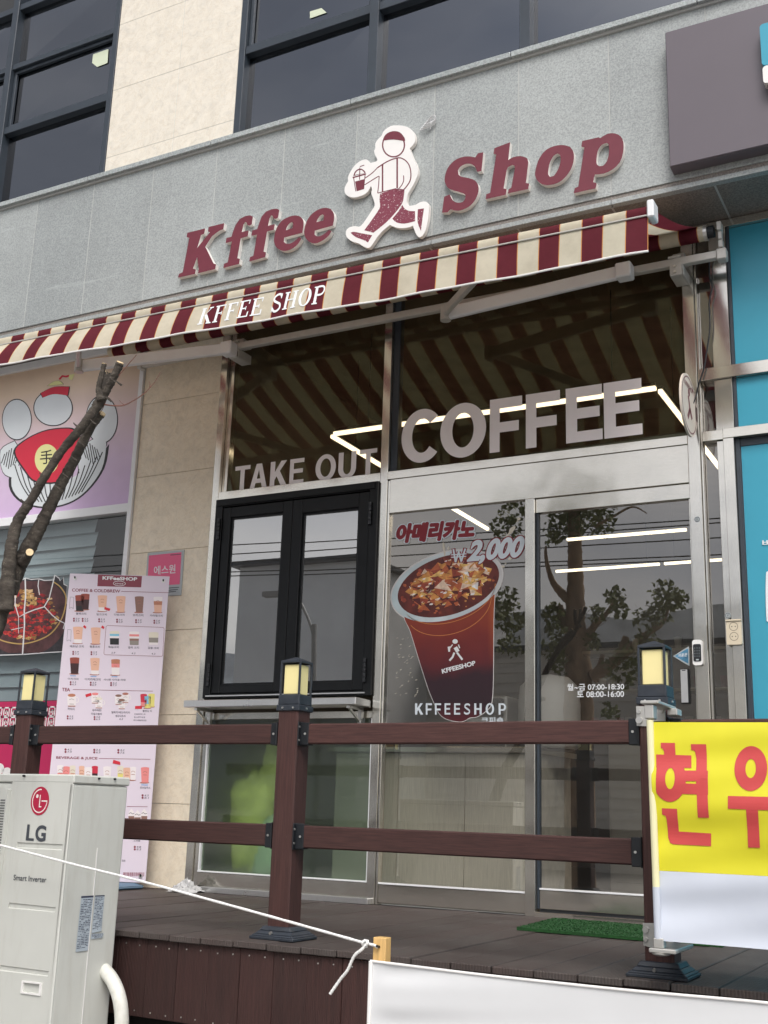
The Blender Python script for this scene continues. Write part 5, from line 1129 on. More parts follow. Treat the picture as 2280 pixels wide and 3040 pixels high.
def cup(f_, cx_, t, b_, ht, hb, cols, coaster=True, mark=True):
    k = MB(); n_ = len(cols)
    for i, c in enumerate(cols):
        a, e = i/n_, (i+1)/n_; k.k = ix[c]; h0 = ht+(hb-ht)*a; h1 = ht+(hb-ht)*e; y0, y1 = t+(b_-t)*a, t+(b_-t)*e
        k.flat([(cx_-h0, y0), (cx_+h0, y0+2), (cx_+h1, y1+2), (cx_-h1, y1)], f_, .0014)
    if coaster: k.k = ix['coast']; k.flat(ell(cx_-6, b_+2, hb*1.42, 11, 18), f_, .0010)
    k.k = ix[cols[0]]; k.flat(ell(cx_, t, ht, 10, 16), f_, .0012)
    if mark: k.k = ix['coast']; k.flat(stroke([(cx_-24, t+58), (cx_-12, t+44), (cx_+10, t+44), (cx_+24, t+60)], 5), f_, .0018); k.flat(stroke([(cx_-22, t+84), (cx_+22, t+86)], 6), f_, .0018)
    k.build('drink_picture', PL, MBn)
for a in ((245, 345, 550, 60, 45, ['tea', 'cola', 'cola'], True, False), (170, 362, 570, 62, 50, ['tea', 'cola', 'black'], True, False), (480, 365, 572, 65, 48, ['peach', 'peach', 'peach', 'milk']), (732, 375, 584, 65, 48, ['peach', 'peach', 'peach']), (985, 380, 588, 62, 45, ['moca', 'moca', 'moca']), (1240, 385, 590, 62, 48, ['milk', 'cara', 'peach', 'peach']),
          (145, 795, 1012, 68, 50, ['peach', 'peach', 'peach', 'milk']), (390, 805, 1020, 68, 52, ['peach', 'peach', 'peach']), (645, 855, 1030, 65, 60, ['cream', 'blue', 'milk', 'black', 'black', 'black'], False, False), (915, 860, 1035, 68, 60, ['milk', 'pink', 'milk', 'moca', 'grey', 'grey'], False, False), (1180, 870, 1035, 68, 60, ['cream', 'cream', 'grey', 'grey', 'milk'], False, False),
          (100, 1215, 1430, 65, 50, ['tea', 'cola', 'cola'], True, False), (378, 1222, 1438, 65, 48, ['peach', 'peach', 'peach', 'milk']), (660, 1240, 1446, 60, 50, ['cara', 'pink', 'milk', 'milk'])): cup(mz, *a)
def mug(f_, cx_, cy_, s, col):
    k = MB(); k.k = ix['milk']; k.flat(smooth([(cx_-60*s, cy_-75*s), (cx_+60*s, cy_-73*s), (cx_+58*s, cy_+50*s), (cx_+35*s, cy_+80*s), (cx_-35*s, cy_+80*s), (cx_-58*s, cy_+45*s)], 2, 80), f_, .0014)
    k.flat([ell(cx_+72*s, cy_-10*s, 28*s, 40*s, 18), ell(cx_+70*s, cy_-10*s, 18*s, 28*s, 18)], f_, .0013); k.k = ix[col]; k.flat(ell(cx_, cy_-75*s, 54*s, 22*s, 20), f_, .0018); k.k = ix['coast']; k.flat(stroke([(cx_-50*s, cy_+72*s), (cx_+50*s, cy_+74*s)], 12*s), f_, .0018)
    k.k = ix['grey']; k.flat(stroke([(cx_-34*s, cy_-14*s), (cx_, cy_-26*s), (cx_+34*s, cy_-14*s)], 6*s), f_, .0018); k.flat(stroke([(cx_-30*s, cy_+44*s), (cx_+30*s, cy_+46*s)], 7*s), f_, .0018); k.build('drink_picture', PL, MBn)
for a in ((60, 1800, 1.0, 'cara'), (380, 1770, .85, 'pink'), (432, 1835, .85, 'cream'), (700, 1790, .8, 'moca'), (795, 1765, .8, 'coast'), (745, 1850, .8, 'moca')): mug(mz, *a)
for a in ((1045, 1715, 1872, 45, 38, ['red', 'red', 'pink'], True, False), (1152, 1712, 1880, 45, 38, ['lemon', 'lemon'], True, False), (1100, 1738, 1898, 46, 38, ['blue', 'blue', 'lemon'], True, False)): cup(mz, *a)
for a in ((120, 630, 800, 40, 30, ['milk', 'pink'], 0), (270, 635, 800, 36, 28, ['cream', 'peach'], 0), (190, 645, 800, 46, 38, ['pink', 'pink'], 0), (380, 640, 800, 34, 28, ['peach', 'peach'], 0), (540, 640, 800, 38, 30, ['red', 'cola'], 0, False), (460, 655, 800, 50, 40, ['milk', 'milk'], 0), (690, 645, 800, 48, 40, ['milk', 'milk'], 0), (850, 640, 800, 40, 30, ['cream', 'lemon'], 0), (1005, 650, 800, 38, 30, ['milk', 'milk'], 1), (930, 660, 800, 46, 38, ['peach', 'peach'], 0), (1150, 655, 832, 50, 42, ['pink', 'pink', 'pink'])): cup(bz, *a)
for cx_, t in ((985, 1180), (1060, 1195), (1140, 1180)):
    k = MB(); k.k = ix['moca']; k.flat([(cx_-38, t+55), (cx_+38, t+56), (cx_+32, t+130), (cx_-32, t+130)], bz, .0014); k.k = ix['milk']; k.flat(smooth([(cx_-44, t+60), (cx_-30, t+10), (cx_, t-30), (cx_+34, t+15), (cx_+46, t+60)], 3), bz, .0018); k.k = ix['black']; k.flat(stroke([(cx_-32, t+30), (cx_-8, t+18), (cx_+10, t+34), (cx_+34, t+28)], 6), bz, .0022); k.build('drink_picture', PL, MBn)
k = MB(); kd = MB(); kt = MB(); kb = MB()
def lab(f_, t, x0, x1, yb, yt, kk=None, off=.012, sl=.022): text(kk or k, t, f_, (x0, yb), (x1, yb+(x1-x0)*sl), (x0, yt), .0010, off)
for a in (('블랙크피', 118, 258, 622, 592), ('밀크크피', 400, 540, 632, 602), ('다방크피', 640, 783, 636, 606), ('모카크피', 895, 1040, 644, 612), ('카라멜크피', 1130, 1305, 648, 618), ('베트남 크피', 35, 225, 1070, 1036), ('홍콩크피', 305, 445, 1074, 1042), ('독일크피', 560, 705, 1080, 1048), ('영국 크피', 830, 980, 1086, 1054), ('강릉 크피', 1100, 1250, 1092, 1060), ('더치크피', 8, 152, 1514, 1484), ('더치라떼크피', 240, 455, 1522, 1488), ('시나몬 사이공 라떼', 495, 795, 1524, 1494), ('허브티', 5, 98, 1928, 1896), ('유자레몬/', 340, 470, 1944, 1912), ('리얼자몽차', 325, 475, 1994, 1962), ('탕화차/배도라지차', 605, 860, 1972, 1940), ('생강대추차', 655, 800, 2022, 1990), ('블렌딩 티', 1030, 1155, 1952, 1922), ('포말포레스트', 915, 1070, 1990, 1970), ('핑그레이프룻', 910, 1065, 2032, 2012), ('레드애플연디안', 905, 1085, 2076, 2054)): lab(mz, *a)
lab(bz, '생과일주스', 1085, 1215, 908, 880); lab(bz, '스파클', 1010, 1090, 1550, 1530); lab(bz, '500', 868, 910, 1795, 1770)
def price(f_, x, y, a, b_=None):
    for i, t in enumerate([a]+([b_] if b_ else [])):
        yy = y+i*30; kd.flat(ell(x, yy, 13, 14, 12), f_, .0010); text(k, t, f_, (x+20, yy+11), (x+72, yy+12), (x+26, yy-11), .0010, .008)
for a in ((90, 676, '2.0', '3.5'), (210, 678, '2.5', '4.0'), (435, 684, '3.3', '6.1'), (680, 690, '3.6', '6.8'), (940, 696, '3.9', '6.9'), (1190, 704, '3.8', '6.9'), (80, 1130, '3.9', '7.3'), (330, 1134, '3.9', '7.3'), (45, 1545, '3.5', '6.5'), (320, 1552, '3.9', '6.9'), (598, 1556, '4.3', '7.3'), (5, 2012, '3.5', '6.5'), (372, 2022, '3.8', '6.9')): price(mz, *a)
for a in ((183, 430, '4.2', '7.9'), (532, 435, '3.5', '6.5'), (825, 438, '4.2', '7.6'), (1120, 988, '4.5', '8.1'), (1025, 1615, '4.8', '8.3')): price(bz, *a)
for x, y, t in ((600, 1155, '3.9'), (875, 1162, '4.3'), (1148, 1168, '4.3'), (705, 2062, '4.3')): text(k, t, mz, (x, y), (x+52, y+1), (x+6, y-24), .0010, .008)
k.build('drink_names', M['dk'], MBn); kd.build('price_dots', M['wine'], MBn)
for f_, q in ((mz, [(510, 515), (590, 540), (575, 572), (505, 550)]), (mz, [(245, 1715), (325, 1690), (335, 1725), (258, 1752)]), (mz, [(930, 1872), (1020, 1868), (1022, 1910), (924, 1912)]), (bz, [(765, 555), (848, 580), (850, 618), (755, 600)]), (mz, [(230, 762), (262, 790), (250, 815), (215, 790)]), (mz, [(478, 768), (510, 792), (498, 820), (460, 798)])): MB().flat(q, f_, .0018).build('red_tag', M['tagred'], MBn)
for x, y in ((78, 1458), (358, 1466), (645, 1470)): kb.flat([(x-40, y-6), (x+40, y-4), (x+40, y+6), (x-40, y+4)], mz, .001)
kb.flat([(1105, 855), (1185, 857), (1185, 868), (1105, 866)], bz, .001); kb.build('ice_only_tags', M['sky'], MBn)
k = MB()
for x, y, rows in ((40, 380, 1), (5, 825, 1)):
    q = [(x, y), (x+48, y+3), (x+42, y+162), (x+18, y+140), (x-12, y+158)]
    for a, b_ in zip(q, q[1:]+q[:1]): k.flat(stroke([a, b_], 4), mz, .001)
k.build('ribbons', M['dk'], MBn)
k = MB(); x = 885
while x < 1140: wd = random.uniform(2, 9); k.flat([(x, 1925), (x+wd, 1925), (x+wd-2, 1972), (x-2, 1972)], bz, .001); x += wd+random.uniform(3, 7)
k.build('barcode', M['wine'], MBn)
for f_, u, v in ((mz, 105, 125), (mz, 1315, 165), (bz, 1097, 1972)):
    c = f_(u, v, .001); g_ = MB(); g_.tube([c, c+mnn*.004], .012, 16); g_.build('grommet', M['bolt'], MBn); h_ = MB(); h_.tube([c+mnn*.003, c+mnn*.010+UZ*.012], .0055, 8); h_.build('grommet_hook', M['plasticblk'], MBn)

# ------------------------------------------------------------------ small things on the front
M['turf'] = mat('artificial_turf', (.009, .060, .011), .9, 0, .35, 60, bump=.8, bs=180)
q = [(-2.19, -.855), (-1.20, -.895), (-1.22, -.235), (-2.24, -.175)]
mt = MB(); mt.add([(x, y, .002) for x, y in q]+[(x, y, .016) for x, y in q], [(4, 5, 6, 7), (0, 1, 5, 4), (1, 2, 6, 5), (2, 3, 7, 6), (3, 0, 4, 7)])
random.seed(2)
for i in range(7000):
    s, t = random.random(), random.random(); x = -2.19+.99*s-.05*t*(1-s); y = -.855-.04*s+.68*t; a = random.uniform(0, 6.28); h_ = random.uniform(.002, .005); dx, dy = .004*math.cos(a), .004*math.sin(a)
    mt.add([(x-dx, y-dy, .0155), (x+dx, y+dy, .0155), (x+random.uniform(-.006, .006), y+random.uniform(-.006, .006), .016+h_)], [(0, 1, 2)])
tag(mt.build('door_mat', M['turf']), 'green artificial turf mat on the deck before the sliding door', 'mat')
random.seed(9); k = MB(); c = Vector((-4.74, -.13, 0)); nn = 22; vs = []; fs = []
for i in range(nn):
    for j in range(nn):
        a, b_ = i/(nn-1), j/(nn-1); r_ = math.hypot(a-.5, b_-.5); e = max(0, 1-r_*1.7)
        vs.append((c.x+(a-.5)*.22+random.uniform(-.008, .008), c.y+(b_-.5)*.20+.04*(.5-b_)+random.uniform(-.008, .008), .004+.085*e*(.55+.45*random.random())*(1.25-a*.3)))
for i in range(nn-1):
    for j in range(nn-1): fs.append((i*nn+j, (i+1)*nn+j, (i+1)*nn+j+1, i*nn+j+1))
M['tissue'] = mat('crumpled_plastic', (.48, .48, .48), .4, 0, .1, 8)
tag(k.add(vs, fs).build('crumpled_wrapper', M['tissue']), 'crumpled whitish plastic wrapper at the foot of the shopfront by the pillar', 'wrapper')
# door furniture
DL = thing('door_lock', 'white and black keypad lock on the right door jamb', 'lock', (-1.452, -.04, 1.36)); dlf = lambda u, v, l=0: Vector((u, -.031-l, v))
rb_ = lambda x0, x1, z0, z1, r_: [(cx_+r_*math.cos(R(a+k_*18)), cz_+r_*math.sin(R(a+k_*18))) for cx_, cz_, a in ((x1-r_, z1-r_, 0), (x0+r_, z1-r_, 90), (x0+r_, z0+r_, 180), (x1-r_, z0+r_, 270)) for k_ in range(6)]
MB().solid(rb_(-1.480, -1.427, 1.366, 1.506, .014), dlf, 0, .024).build('lock_body', M['white'], DL, .003); MB().flat(rb_(-1.476, -1.432, 1.386, 1.482, .010), dlf, .0255).build('keypad', M['plasticblk'], DL)
k = MB(); k.flat(rb_(-1.462, -1.446, 1.392, 1.400, .004), dlf, .0265)
for i in range(3):
    for j in range(4): k.flat(ell(-1.467+i*.013, 1.415+j*.015, .0022, .0022, 8), dlf, .0265)
k.build('keys', M['plate'], DL)
TS = thing('triangle_sticker', 'blue triangular automatic-door sticker on the sliding door glass', 'sticker', (-1.55, .02, 1.38)); tf = lambda u, v, l=0: Vector((u, .029-l, v))
M['tri'] = mat('blue_sticker_print', (.07, .22, .36), .35, 0, .4, 25)
MB().flat(smooth([(-1.608, 1.432), (-1.528, 1.478), (-1.517, 1.474), (-1.518, 1.386), (-1.528, 1.380)], 3, 100), tf, .0005).build('edge', M['plate'], TS)
MB().flat([(-1.598, 1.432), (-1.527, 1.471), (-1.523, 1.469), (-1.524, 1.391), (-1.528, 1.389)], tf, .001).build('field', M['tri'], TS)
k = MB(); text(k, '자동문', tf, (-1.582, 1.424), (-1.530, 1.428), (-1.578, 1.444), .0016, .02); k.build('lettering', M['vinyl'], TS)
DH = thing('door_push_plate', 'slim mirror steel push plate on the sliding door glass', 'handle', (-1.545, .01, 1.17))
MB().box(-1.567, -1.520, .008, .028, 1.168, 1.356).build('plate_edge', M['plasticblk'], DH, .002); MB().box(-1.5645, -1.526, .004, .0075, 1.171, 1.353).build('plate', M['steelb'], DH, .001); MB().box(-1.555, -1.536, .0025, .0038, 1.345, 1.349).build('slot', M['plasticblk'], DH)
SO = thing('wall_socket', 'cream double power socket on the steel strip beside the turquoise door', 'socket', (-1.25, -.03, 1.47)); M['cream'] = flatm('cream_plastic', (.66, .58, .44), .4)
sfn = lambda u, v, l=0: Vector((u, -.046-l, v))
MB().solid(rb_(-1.292, -1.211, 1.470, 1.605, .008), sfn, -.034, .02).build('socket_box', M['cream'], SO, .003); MB().box(-1.294, -1.209, -.072, -.046, 1.597, 1.607).build('socket_lid', M['cream'], SO, .002)
k = MB()
for z in (1.568, 1.514): k.flat([ell(-1.2515, z, .0235, .0235, 24), ell(-1.2515, z, .0205, .0205, 24)], sfn, .0206)
M['plug'] = flatm('socket_ring_shadow', (.22, .18, .13)); k.build('socket_ring', M['plug'], SO); k = MB()
for z in (1.568, 1.514):
    for dx in (-.009, .009): k.flat(ell(-1.2515+dx, z, .003, .003, 10), sfn, .021)
k.build('pin_holes', M['plasticblk'], SO)
for nm, x, z, lab_ in (('a', -1.432, 2.192, 'small round grey sticker high on the right door jamb'), ('b', -1.292, 1.633, 'small round grey sticker just above the wall socket')):
    t = thing('round_sticker', lab_, 'sticker', (x, -.05, z)); rf_ = (lambda yy: (lambda u, v, l=0: Vector((u, yy-l, v))))(-.0305 if nm == 'a' else -.0465)
    if nm == 'b': x = -1.283
    MB().flat(ell(x, z, .017, .017, 20), rf_, .0005).build('disc', M['plate'], t); k = MB(); k.flat([ell(x, z, .0145, .0145, 20), ell(x, z, .011, .011, 20)], rf_, .001); text(k, '문', rf_, (x-.006, z-.006), (x+.006, z-.006), (x-.006, z+.006), .001, .02); k.build('print', M['lggrey'], t)
# projecting round sign and its cable
RS = thing('projecting_round_sign', 'round cream projecting sign seen almost edge-on beside the COFFEE glass', 'sign', (-1.425, -.03, 2.8))
rc_ = Vector((-1.412, -.205, 2.815)); rsf = lambda u, v, l=0: rc_+Vector((l, u, v))
M['rsign'] = flatm('cream_sign_sheet', (.70, .62, .54), .4)
k = MB(); k.solid(ell(0, 0, .182, .182, 40), rsf, -.012, 0); k.build('sign_case', M['rsign'], RS, .002)
k = MB(); k.flat([ell(0, 0, .168, .168, 40), ell(0, 0, .160, .160, 40)], rsf, .001); text(k, 'KFFEESHOP', rsf, (-.10, .095), (.10, .095), (-.10, .125), .001, .02); k.flat(stroke([(-.02, .05), (.01, -.02), (-.05, -.09)], .03), rsf, .001); k.flat(stroke([(.01, -.02), (.05, -.07)], .03), rsf, .001); k.flat(ell(0, .075, .022, .022, 14), rsf, .001); k.build('sign_print', M['maroon'], RS)
MB().box(-1.430, -1.412, -.06, -.030, 2.77, 2.86).build('sign_bracket', M['plasticblk'], RS)
kc = lambda u, v: W(1960+u*.3344, 760+v*.3344, -.055)
tag(MB().tube(spl([Vector((-1.29, -.06, 3.8)), kc(436, 70), kc(436, 180), kc(461, 280), kc(436, 400), kc(441, 640), kc(412, 860), kc(388, 1000), kc(345, 1130), kc(318, 1240), Vector((-1.415, -.10, 2.86))], 6), .0048, 8).build('black_cable', M['plasticblk'], sm=True), 'black cable running down beside the steel strip to the round sign', 'cable')

# ------------------------------------------------------------------ inside the coffee shop
M['inwall'] = mat('interior_wall', (.15, .125, .10), .8, 0, .1, 2); M['inceil'] = mat('interior_ceiling', (.11, .078, .050), .85, 0, .3, 3); M['infloor'] = mat('interior_floor', (.09, .08, .07), .4, 0, .15, 3)
X0, X1, Y1 = -4.845, -1.19, 6.9
for nm, q, m_ in (('shop_floor', [(X0, .09, -.001), (X1, .09, -.001), (X1, Y1, -.001), (X0, Y1, -.001)], 'infloor'), ('shop_ceiling', [(X0, .08, 4.0), (X0, Y1, 4.0), (X1, Y1, 4.0), (X1, .08, 4.0)], 'inceil'), ('shop_wall', [(X0, Y1, -.001), (X1, Y1, -.001), (X1, Y1, 4.0), (X0, Y1, 4.0)], 'inwall'), ('shop_wall', [(X0+.004, .08, 0), (X0+.004, Y1, 0), (X0+.004, Y1, 4.0), (X0+.004, .08, 4.0)], 'inwall'), ('shop_wall', [(X1, Y1, 0), (X1, .08, 0), (X1, .08, 4.0), (X1, Y1, 4.0)], 'inwall')):
    struct(MB().add(q, [(0, 1, 2, 3)]).build(nm, M[m_]))
def led():
    m, t, N_, L_, b = _new('led_tube'); b.inputs['Base Color'].default_value = (1, .95, .8, 1); b.inputs['Emission Color'].default_value = (1, .86, .62, 1); b.inputs['Emission Strength'].default_value = LED; return m
LED = 2.0; M['led'] = led(); lights = [((-4.22, .58), (-1.80, .58), 'along the glass above TAKE OUT and COFFEE'), ((-4.26, .62), (-4.30, 3.7), 'running back from the left end of the front tube'), ((-1.79, .64), (-1.82, 3.7), 'running back from the right end of the front tube'), ((-3.73, 4.39), (-2.53, 4.39), 'crossing high in the sliding door'), ((-4.36, 5.82), (-3.17, 5.82), 'crossing lower in the sliding door, longer piece'), ((-3.12, 5.82), (-2.2, 5.82), 'crossing lower in the sliding door, short right piece')]
for (xa, ya), (xb, yb), w__ in lights:
    t = thing('tube_light', 'warm white hanging tube light '+w__, 'light', (xa, ya, 3.25), 'tube lights inside the coffee shop')
    MB().bar((xa, ya, 3.25), (xb, yb, 3.25), .03, .028).build('tube', M['led'], t, .004); MB().bar((xa, ya, 3.276), (xb, yb, 3.276), .034, .018).build('housing', M['plasticblk'], t)
    k = MB()
    for s in (.12, .88): k.cyl((xa+(xb-xa)*s, ya+(yb-ya)*s, 3.285), (xa+(xb-xa)*s, ya+(yb-ya)*s, 3.999), .004, 6)
    k.build('suspension_wire', M['plasticblk'], t)
ct = thing('counter', 'grey-beige panelled counter behind the fixed door pane', 'counter', (-3.1, .6, 0)); M['panelb'] = mat('pale_wood_panel', (.70, .66, .56), .6, 0, .18, 10, (30, 1, .8))
for x in (-4.05, -3.57, -3.09): MB().box(x+.002, x+.478, .52, .54, .02, .92).build('front_panel', M['panelb'], ct, .002)
MB().box(-4.06, -2.60, .54, 1.15, .02, .92).build('carcass', M['panelb'], ct); MB().box(-4.10, -2.57, .48, 1.2, .922, .96).build('worktop', M['steelh'], ct, .004)
k2 = thing('back_cabinet', 'cream back cabinet seen low through the sliding door', 'cabinet', (-2.2, 2.6, 0)); M['cab'] = mat('cream_cabinet', (.74, .70, .60), .5, 0, .08, 4)
for x in (-2.75, -2.2, -1.65): MB().box(x+.004, x+.54, 2.50, 2.52, .08, 1.08).build('cabinet_door', M['cab'], k2, .003)
MB().box(-2.76, -1.2, 2.52, 3.1, .0, 1.10).build('carcass', M['cab'], k2)
hm_ = thing('white_machine', 'rounded white machine standing inside behind the sliding door', 'machine', (-2.62, .75, .9)); 
MB().lathe((-2.62, .80, .965), [(.17, 0), (.20, .02), (.205, .28), (.19, .40), (.13, .46), (.02, .48)], 30).build('drum', M['white'], hm_, sm=True); MB().lathe((-2.62, .80, .955), [(.15, 0), (.16, .012)], 24).build('foot_ring', M['plasticblk'], hm_)
es = thing('espresso_machine', 'steel espresso machine on the counter behind the cup sticker', 'machine', (-3.05, .85, .96)); MB().box(-3.15, -2.86, .66, 1.05, .965, 1.30).build('body', M['steelb'], es, .02, seg=3); MB().box(-3.13, -2.88, .60, .66, 1.16, 1.28).build('group_head', M['plasticblk'], es, .008); MB().box(-3.14, -2.87, .58, .66, .965, 1.0).build('drip_tray', M['plasticblk'], es, .005)
sh_ = thing('back_shelf', 'dark wall shelf with cups at the back of the shop interior', 'shelf', (-3.2, 6.6, 1.2)); random.seed(8)
for z in (1.5, 1.95, 2.4): MB().box(-4.3, -1.6, 6.55, 6.85, z, z+.035).build('board', M['cab'], sh_)
for i in range(26):
    z = random.choice((1.535, 1.985, 2.435)); x_ = -4.2+i*.099; MB().lathe((x_, 6.68, z), [(.032, 0), (.045, .14)], 12).build('cup', M['white'] if i % 3 else M['wine'], sh_)
fr__ = thing('display_fridge', 'upright grey fridge standing at the right inside the shop', 'fridge', (-1.55, 4.2, 0)); MB().box(-2.0, -1.25, 4.0, 4.7, .0, 1.95).build('cabinet', M['steelb'], fr__, .01); MB().box(-1.95, -1.30, 3.985, 3.999, .2, 1.85).build('door', M['plasticblk'], fr__)
cc_ = thing('security_camera', 'dome security camera on a bracket inside the upper left glass', 'camera', (-4.5, .5, 3.5)); cp = W(752, 1142, .5)
MB().lathe((cp.x, .5, cp.z-.01), [(.055, 0), (.062, .02), (.062, .05), (.04, .06)], 20).build('housing', M['alu'], cc_, sm=True); MB().lathe((cp.x, .5, cp.z-.05), [(.004, 0), (.026, .012), (.036, .038)], 16).build('dome', M['plasticblk'], cc_, sm=True); MB().cyl((cp.x, .5, cp.z+.05), (cp.x, .5, 3.998), .008, 8).build('drop_rod', M['plasticblk'], cc_)
bg_ = thing('plastic_bag', 'yellow-green plastic bag behind the frosted lower pane', 'bag', (-4.38, .3, 0)); M['bag'] = mat('lime_plastic', (.74, .76, .22), .4, 0, .3, 7); M['bag2'] = mat('pale_green_plastic', (.60, .76, .56), .4, 0, .3, 7)
random.seed(4)
def blob(c, rx, ry, rz, m_, nm):
    vs, fs, a_, b_ = [], [], 18, 12
    for i in range(b_+1):
        for j in range(a_):
            p, t = math.pi*i/b_, 2*math.pi*j/a_; r_ = 1+.16*math.sin(3*t+i)+.12*random.uniform(-1, 1); vs.append((c[0]+rx*r_*math.sin(p)*math.cos(t), c[1]+ry*r_*math.sin(p)*math.sin(t), max(.003, c[2]+rz*r_*math.cos(p))))
    for i in range(b_):
        for j in range(a_): fs.append((i*a_+j, i*a_+(j+1) % a_, (i+1)*a_+(j+1) % a_, (i+1)*a_+j))
    MB().add(vs, fs).build(nm, M[m_], bg_, sm=True)
blob((-4.45, .16, .42), .18, .08, .34, 'bag', 'bag_body'); blob((-4.28, .14, .26), .15, .07, .2, 'bag2', 'bag_fold'); blob((-4.30, .20, .72), .12, .08, .26, 'bag', 'bag_top')

# ------------------------------------------------------------------ across the street (seen only mirrored in the glass)
def RW(px, py, Yv): P_ = W(px, py, Yv); return Vector((P_.x, -Yv, P_.z))
GK = thing('ginkgo_tree', 'pollarded ginkgo tree across the pavement, mirrored in the sliding door', 'tree', tuple(RW(1712, 2300, 9))); tz = lambda u, v, y=9: RW(1560+u*.3134, 1480+v*.3134, y)
def tl(pts, rad, nm='limb'):
    P_ = spl(pts, 6); m_ = len(P_); rr = []
    for i in range(m_): t = i/(m_-1)*(len(rad)-1); a = int(min(t, len(rad)-2)); rr.append((rad[a]+(rad[a+1]-rad[a])*(t-a))*(1+.07*math.sin(i*2.3)))
    MB().tube(P_, rr, 10).build(nm, M['gbark'], GK, sm=True)
M['gbark'] = mat('ginkgo_bark', (.30, .21, .14), .9, 0, .4, 9, (1, 1, .4), bump=.6, bs=20)
b0 = tz(490, 2200); b0.z = -.8; tl([b0, tz(490, 2000), tz(488, 1700), tz(478, 1400), tz(455, 1150), tz(462, 900), tz(458, 600), tz(452, 380), tz(440, 60), tz(430, -300)], [.21, .20, .19, .17, .145, .125, .105, .10, .09, .06], 'trunk')
tl([tz(410, 960), tz(330, 890), tz(250, 790), tz(200, 650), tz(178, 520), tz(180, 440)], [.08, .065, .045, .032, .025, .012]); tl([tz(400, 1250), tz(340, 1120), tz(310, 1010)], [.07, .055, .045]); tl([tz(560, 1330), tz(640, 1200), tz(720, 1120), tz(780, 1050), tz(860, 900)], [.07, .05, .038, .03, .012])
tl([tz(620, 1690), tz(830, 1540), tz(1000, 1400), tz(1150, 1270), tz(1280, 1180), tz(1350, 1020)], [.10, .075, .06, .045, .03, .012]); tl([tz(850, 1560), tz(890, 1440), tz(940, 1300)], [.055, .05, .045]); tl([tz(650, 1640), tz(690, 1570), tz(720, 1470)], [.05, .035, .03]); tl([tz(640, 260), tz(820, 160), tz(1000, 70), tz(1140, 130)], [.03, .02, .014, .006])
random.seed(31); lv = MB(); M['leaf'] = mat('ginkgo_leaf', (.14, .165, .05), .6, 0, .5, 4)
for u, v, r_, n_ in ((400, 180, 190, 170), (560, 160, 170, 150), (700, 230, 120, 80), (770, 110, 90, 60), (280, 260, 110, 80), (250, 380, 60, 30), (660, 1080, 80, 60), (840, 930, 95, 90), (870, 1060, 70, 50), (1300, 900, 130, 130), (1400, 960, 110, 90), (1150, 1110, 130, 110), (1300, 1060, 110, 90), (250, 1080, 90, 90), (280, 1250, 110, 120), (250, 1430, 110, 100), (320, 1560, 110, 80), (610, 1340, 80, 70), (890, 1620, 170, 130), (1000, 1480, 140, 110), (1150, 1350, 120, 90), (780, 2010, 80, 50), (400, 20, 240, 200), (600, -100, 240, 180), (-180, 250, 150, 120), (-120, 90, 130, 90), (-200, 960, 120, 110), (-140, 1150, 130, 120), (-260, 1080, 90, 60), (-150, 1380, 120, 80)):
    for i in range(n_):
        a, q_ = random.uniform(0, 6.283), math.sqrt(random.random())*r_; c = tz(u+q_*math.cos(a), v+q_*math.sin(a), 9+random.uniform(-.4, .4)); s = random.uniform(.03, .06)
        d1 = Vector((random.uniform(-1, 1), random.uniform(-1, 1), random.uniform(-1, 1))).normalized()*s; d2 = d1.cross(Vector((random.uniform(-1, 1), random.uniform(-1, 1), random.uniform(-1, 1)))).normalized()*s
        lv.add([c, c+d1+d2*.9, c+d1*1.25, c+d1-d2*.9], [(0, 1, 2, 3)])
lv.build('crown', M['leaf'], GK)
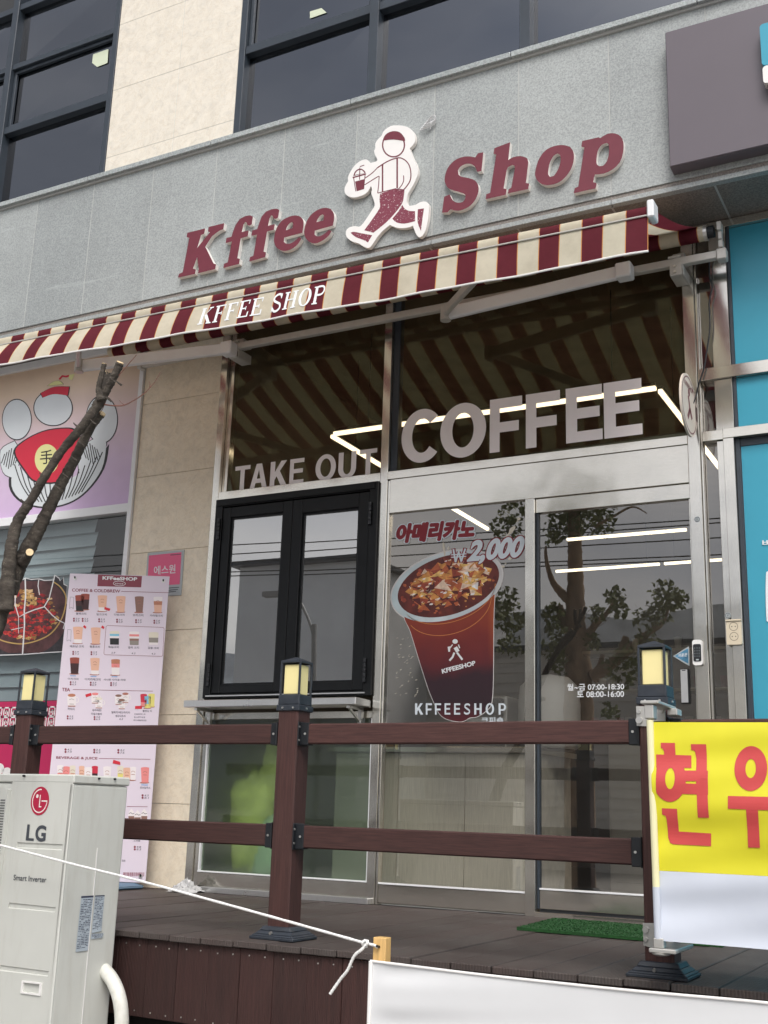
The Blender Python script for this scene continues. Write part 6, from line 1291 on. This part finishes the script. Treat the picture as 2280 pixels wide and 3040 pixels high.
def box_house(name, label, px0, px1, pyt, Yv, dep, col, slat=False):
    a, b_ = RW(px0, pyt, Yv), RW(px1, pyt, Yv); t = thing(name, label, 'building', (a.x, -Yv, -.8)); mm = mat(name+'_wall', col, .7, 0, .1, .5)
    MB().box(min(a.x, b_.x), max(a.x, b_.x), -Yv-dep, -Yv, -.8, a.z).build('wall', mm, t); r = MB(); r.box(min(a.x, b_.x)-.2, max(a.x, b_.x)+.2, -Yv-dep, -Yv+.3, a.z, a.z+.12); r.build('roof', M['darkalu'], t)
    if slat:
        z = -.3
        while z < a.z-.1: MB().box(min(a.x, b_.x), max(a.x, b_.x), -Yv, -Yv+.05, z, z+.16).build('cladding_strip', mm, t); z += .28
    return a
box_house('metal_shed', 'long low shed with pale ribbed cladding across the street, mirrored in the doors', 1100, 2180, 1950, 24, 8, (.70, .68, .64), True)
box_house('grey_block', 'plain grey building across the street, mirrored in the take-out window', 786, 1082, 1690, 20, 10, (.70, .72, .73))
LPm = thing('street_lamp', 'curved street lamp across the street, mirrored in the take-out window', 'street lamp', tuple(RW(945, 2100, 13))); lp0 = RW(952, 2030, 13); gnd = Vector((lp0.x, lp0.y, -.8)); M['lampm'] = mat('lamp_pole_steel', (.25, .25, .24), .5, .3)
MB().tube([gnd, lp0, RW(954, 1855, 13)], .055, 10).build('pole', M['lampm'], LPm); MB().tube(spl([RW(953, 1900, 13), RW(940, 1850, 13), RW(915, 1795, 13), RW(893, 1768, 13)], 6), .03, 8).build('arm', M['lampm'], LPm); MB().box(RW(893, 1768, 13).x-.35, RW(893, 1768, 13).x+.1, -13.1, -12.9, RW(893, 1768, 13).z-.04, RW(893, 1768, 13).z+.06).build('lamp_head', M['lampm'], LPm)
for i, (ya, yb) in enumerate(((1612, 1588), (1640, 1612), (1662, 1640), (1690, 1674), (1702, 1686))):
    a, b_ = RW(690, ya, 15), RW(1075, yb, 15); d = b_-a
    tag(MB().tube([a-d*6, a-d*2+Vector((0, 0, -.1)), (a+b_)/2+Vector((0, 0, -.12)), b_+d*2+Vector((0, 0, -.1)), b_+d*6], .014, 6).build('overhead_wire', M['plasticblk']), ['topmost', 'second from top', 'middle', 'second lowest', 'lowest'][i]+' of the thin overhead wires mirrored in the take-out window', 'wire', 'overhead wires across the street')

bpy.data.objects.remove(_tob); bpy.data.curves.remove(_tcv); bpy.data.scenes.remove(TMP)
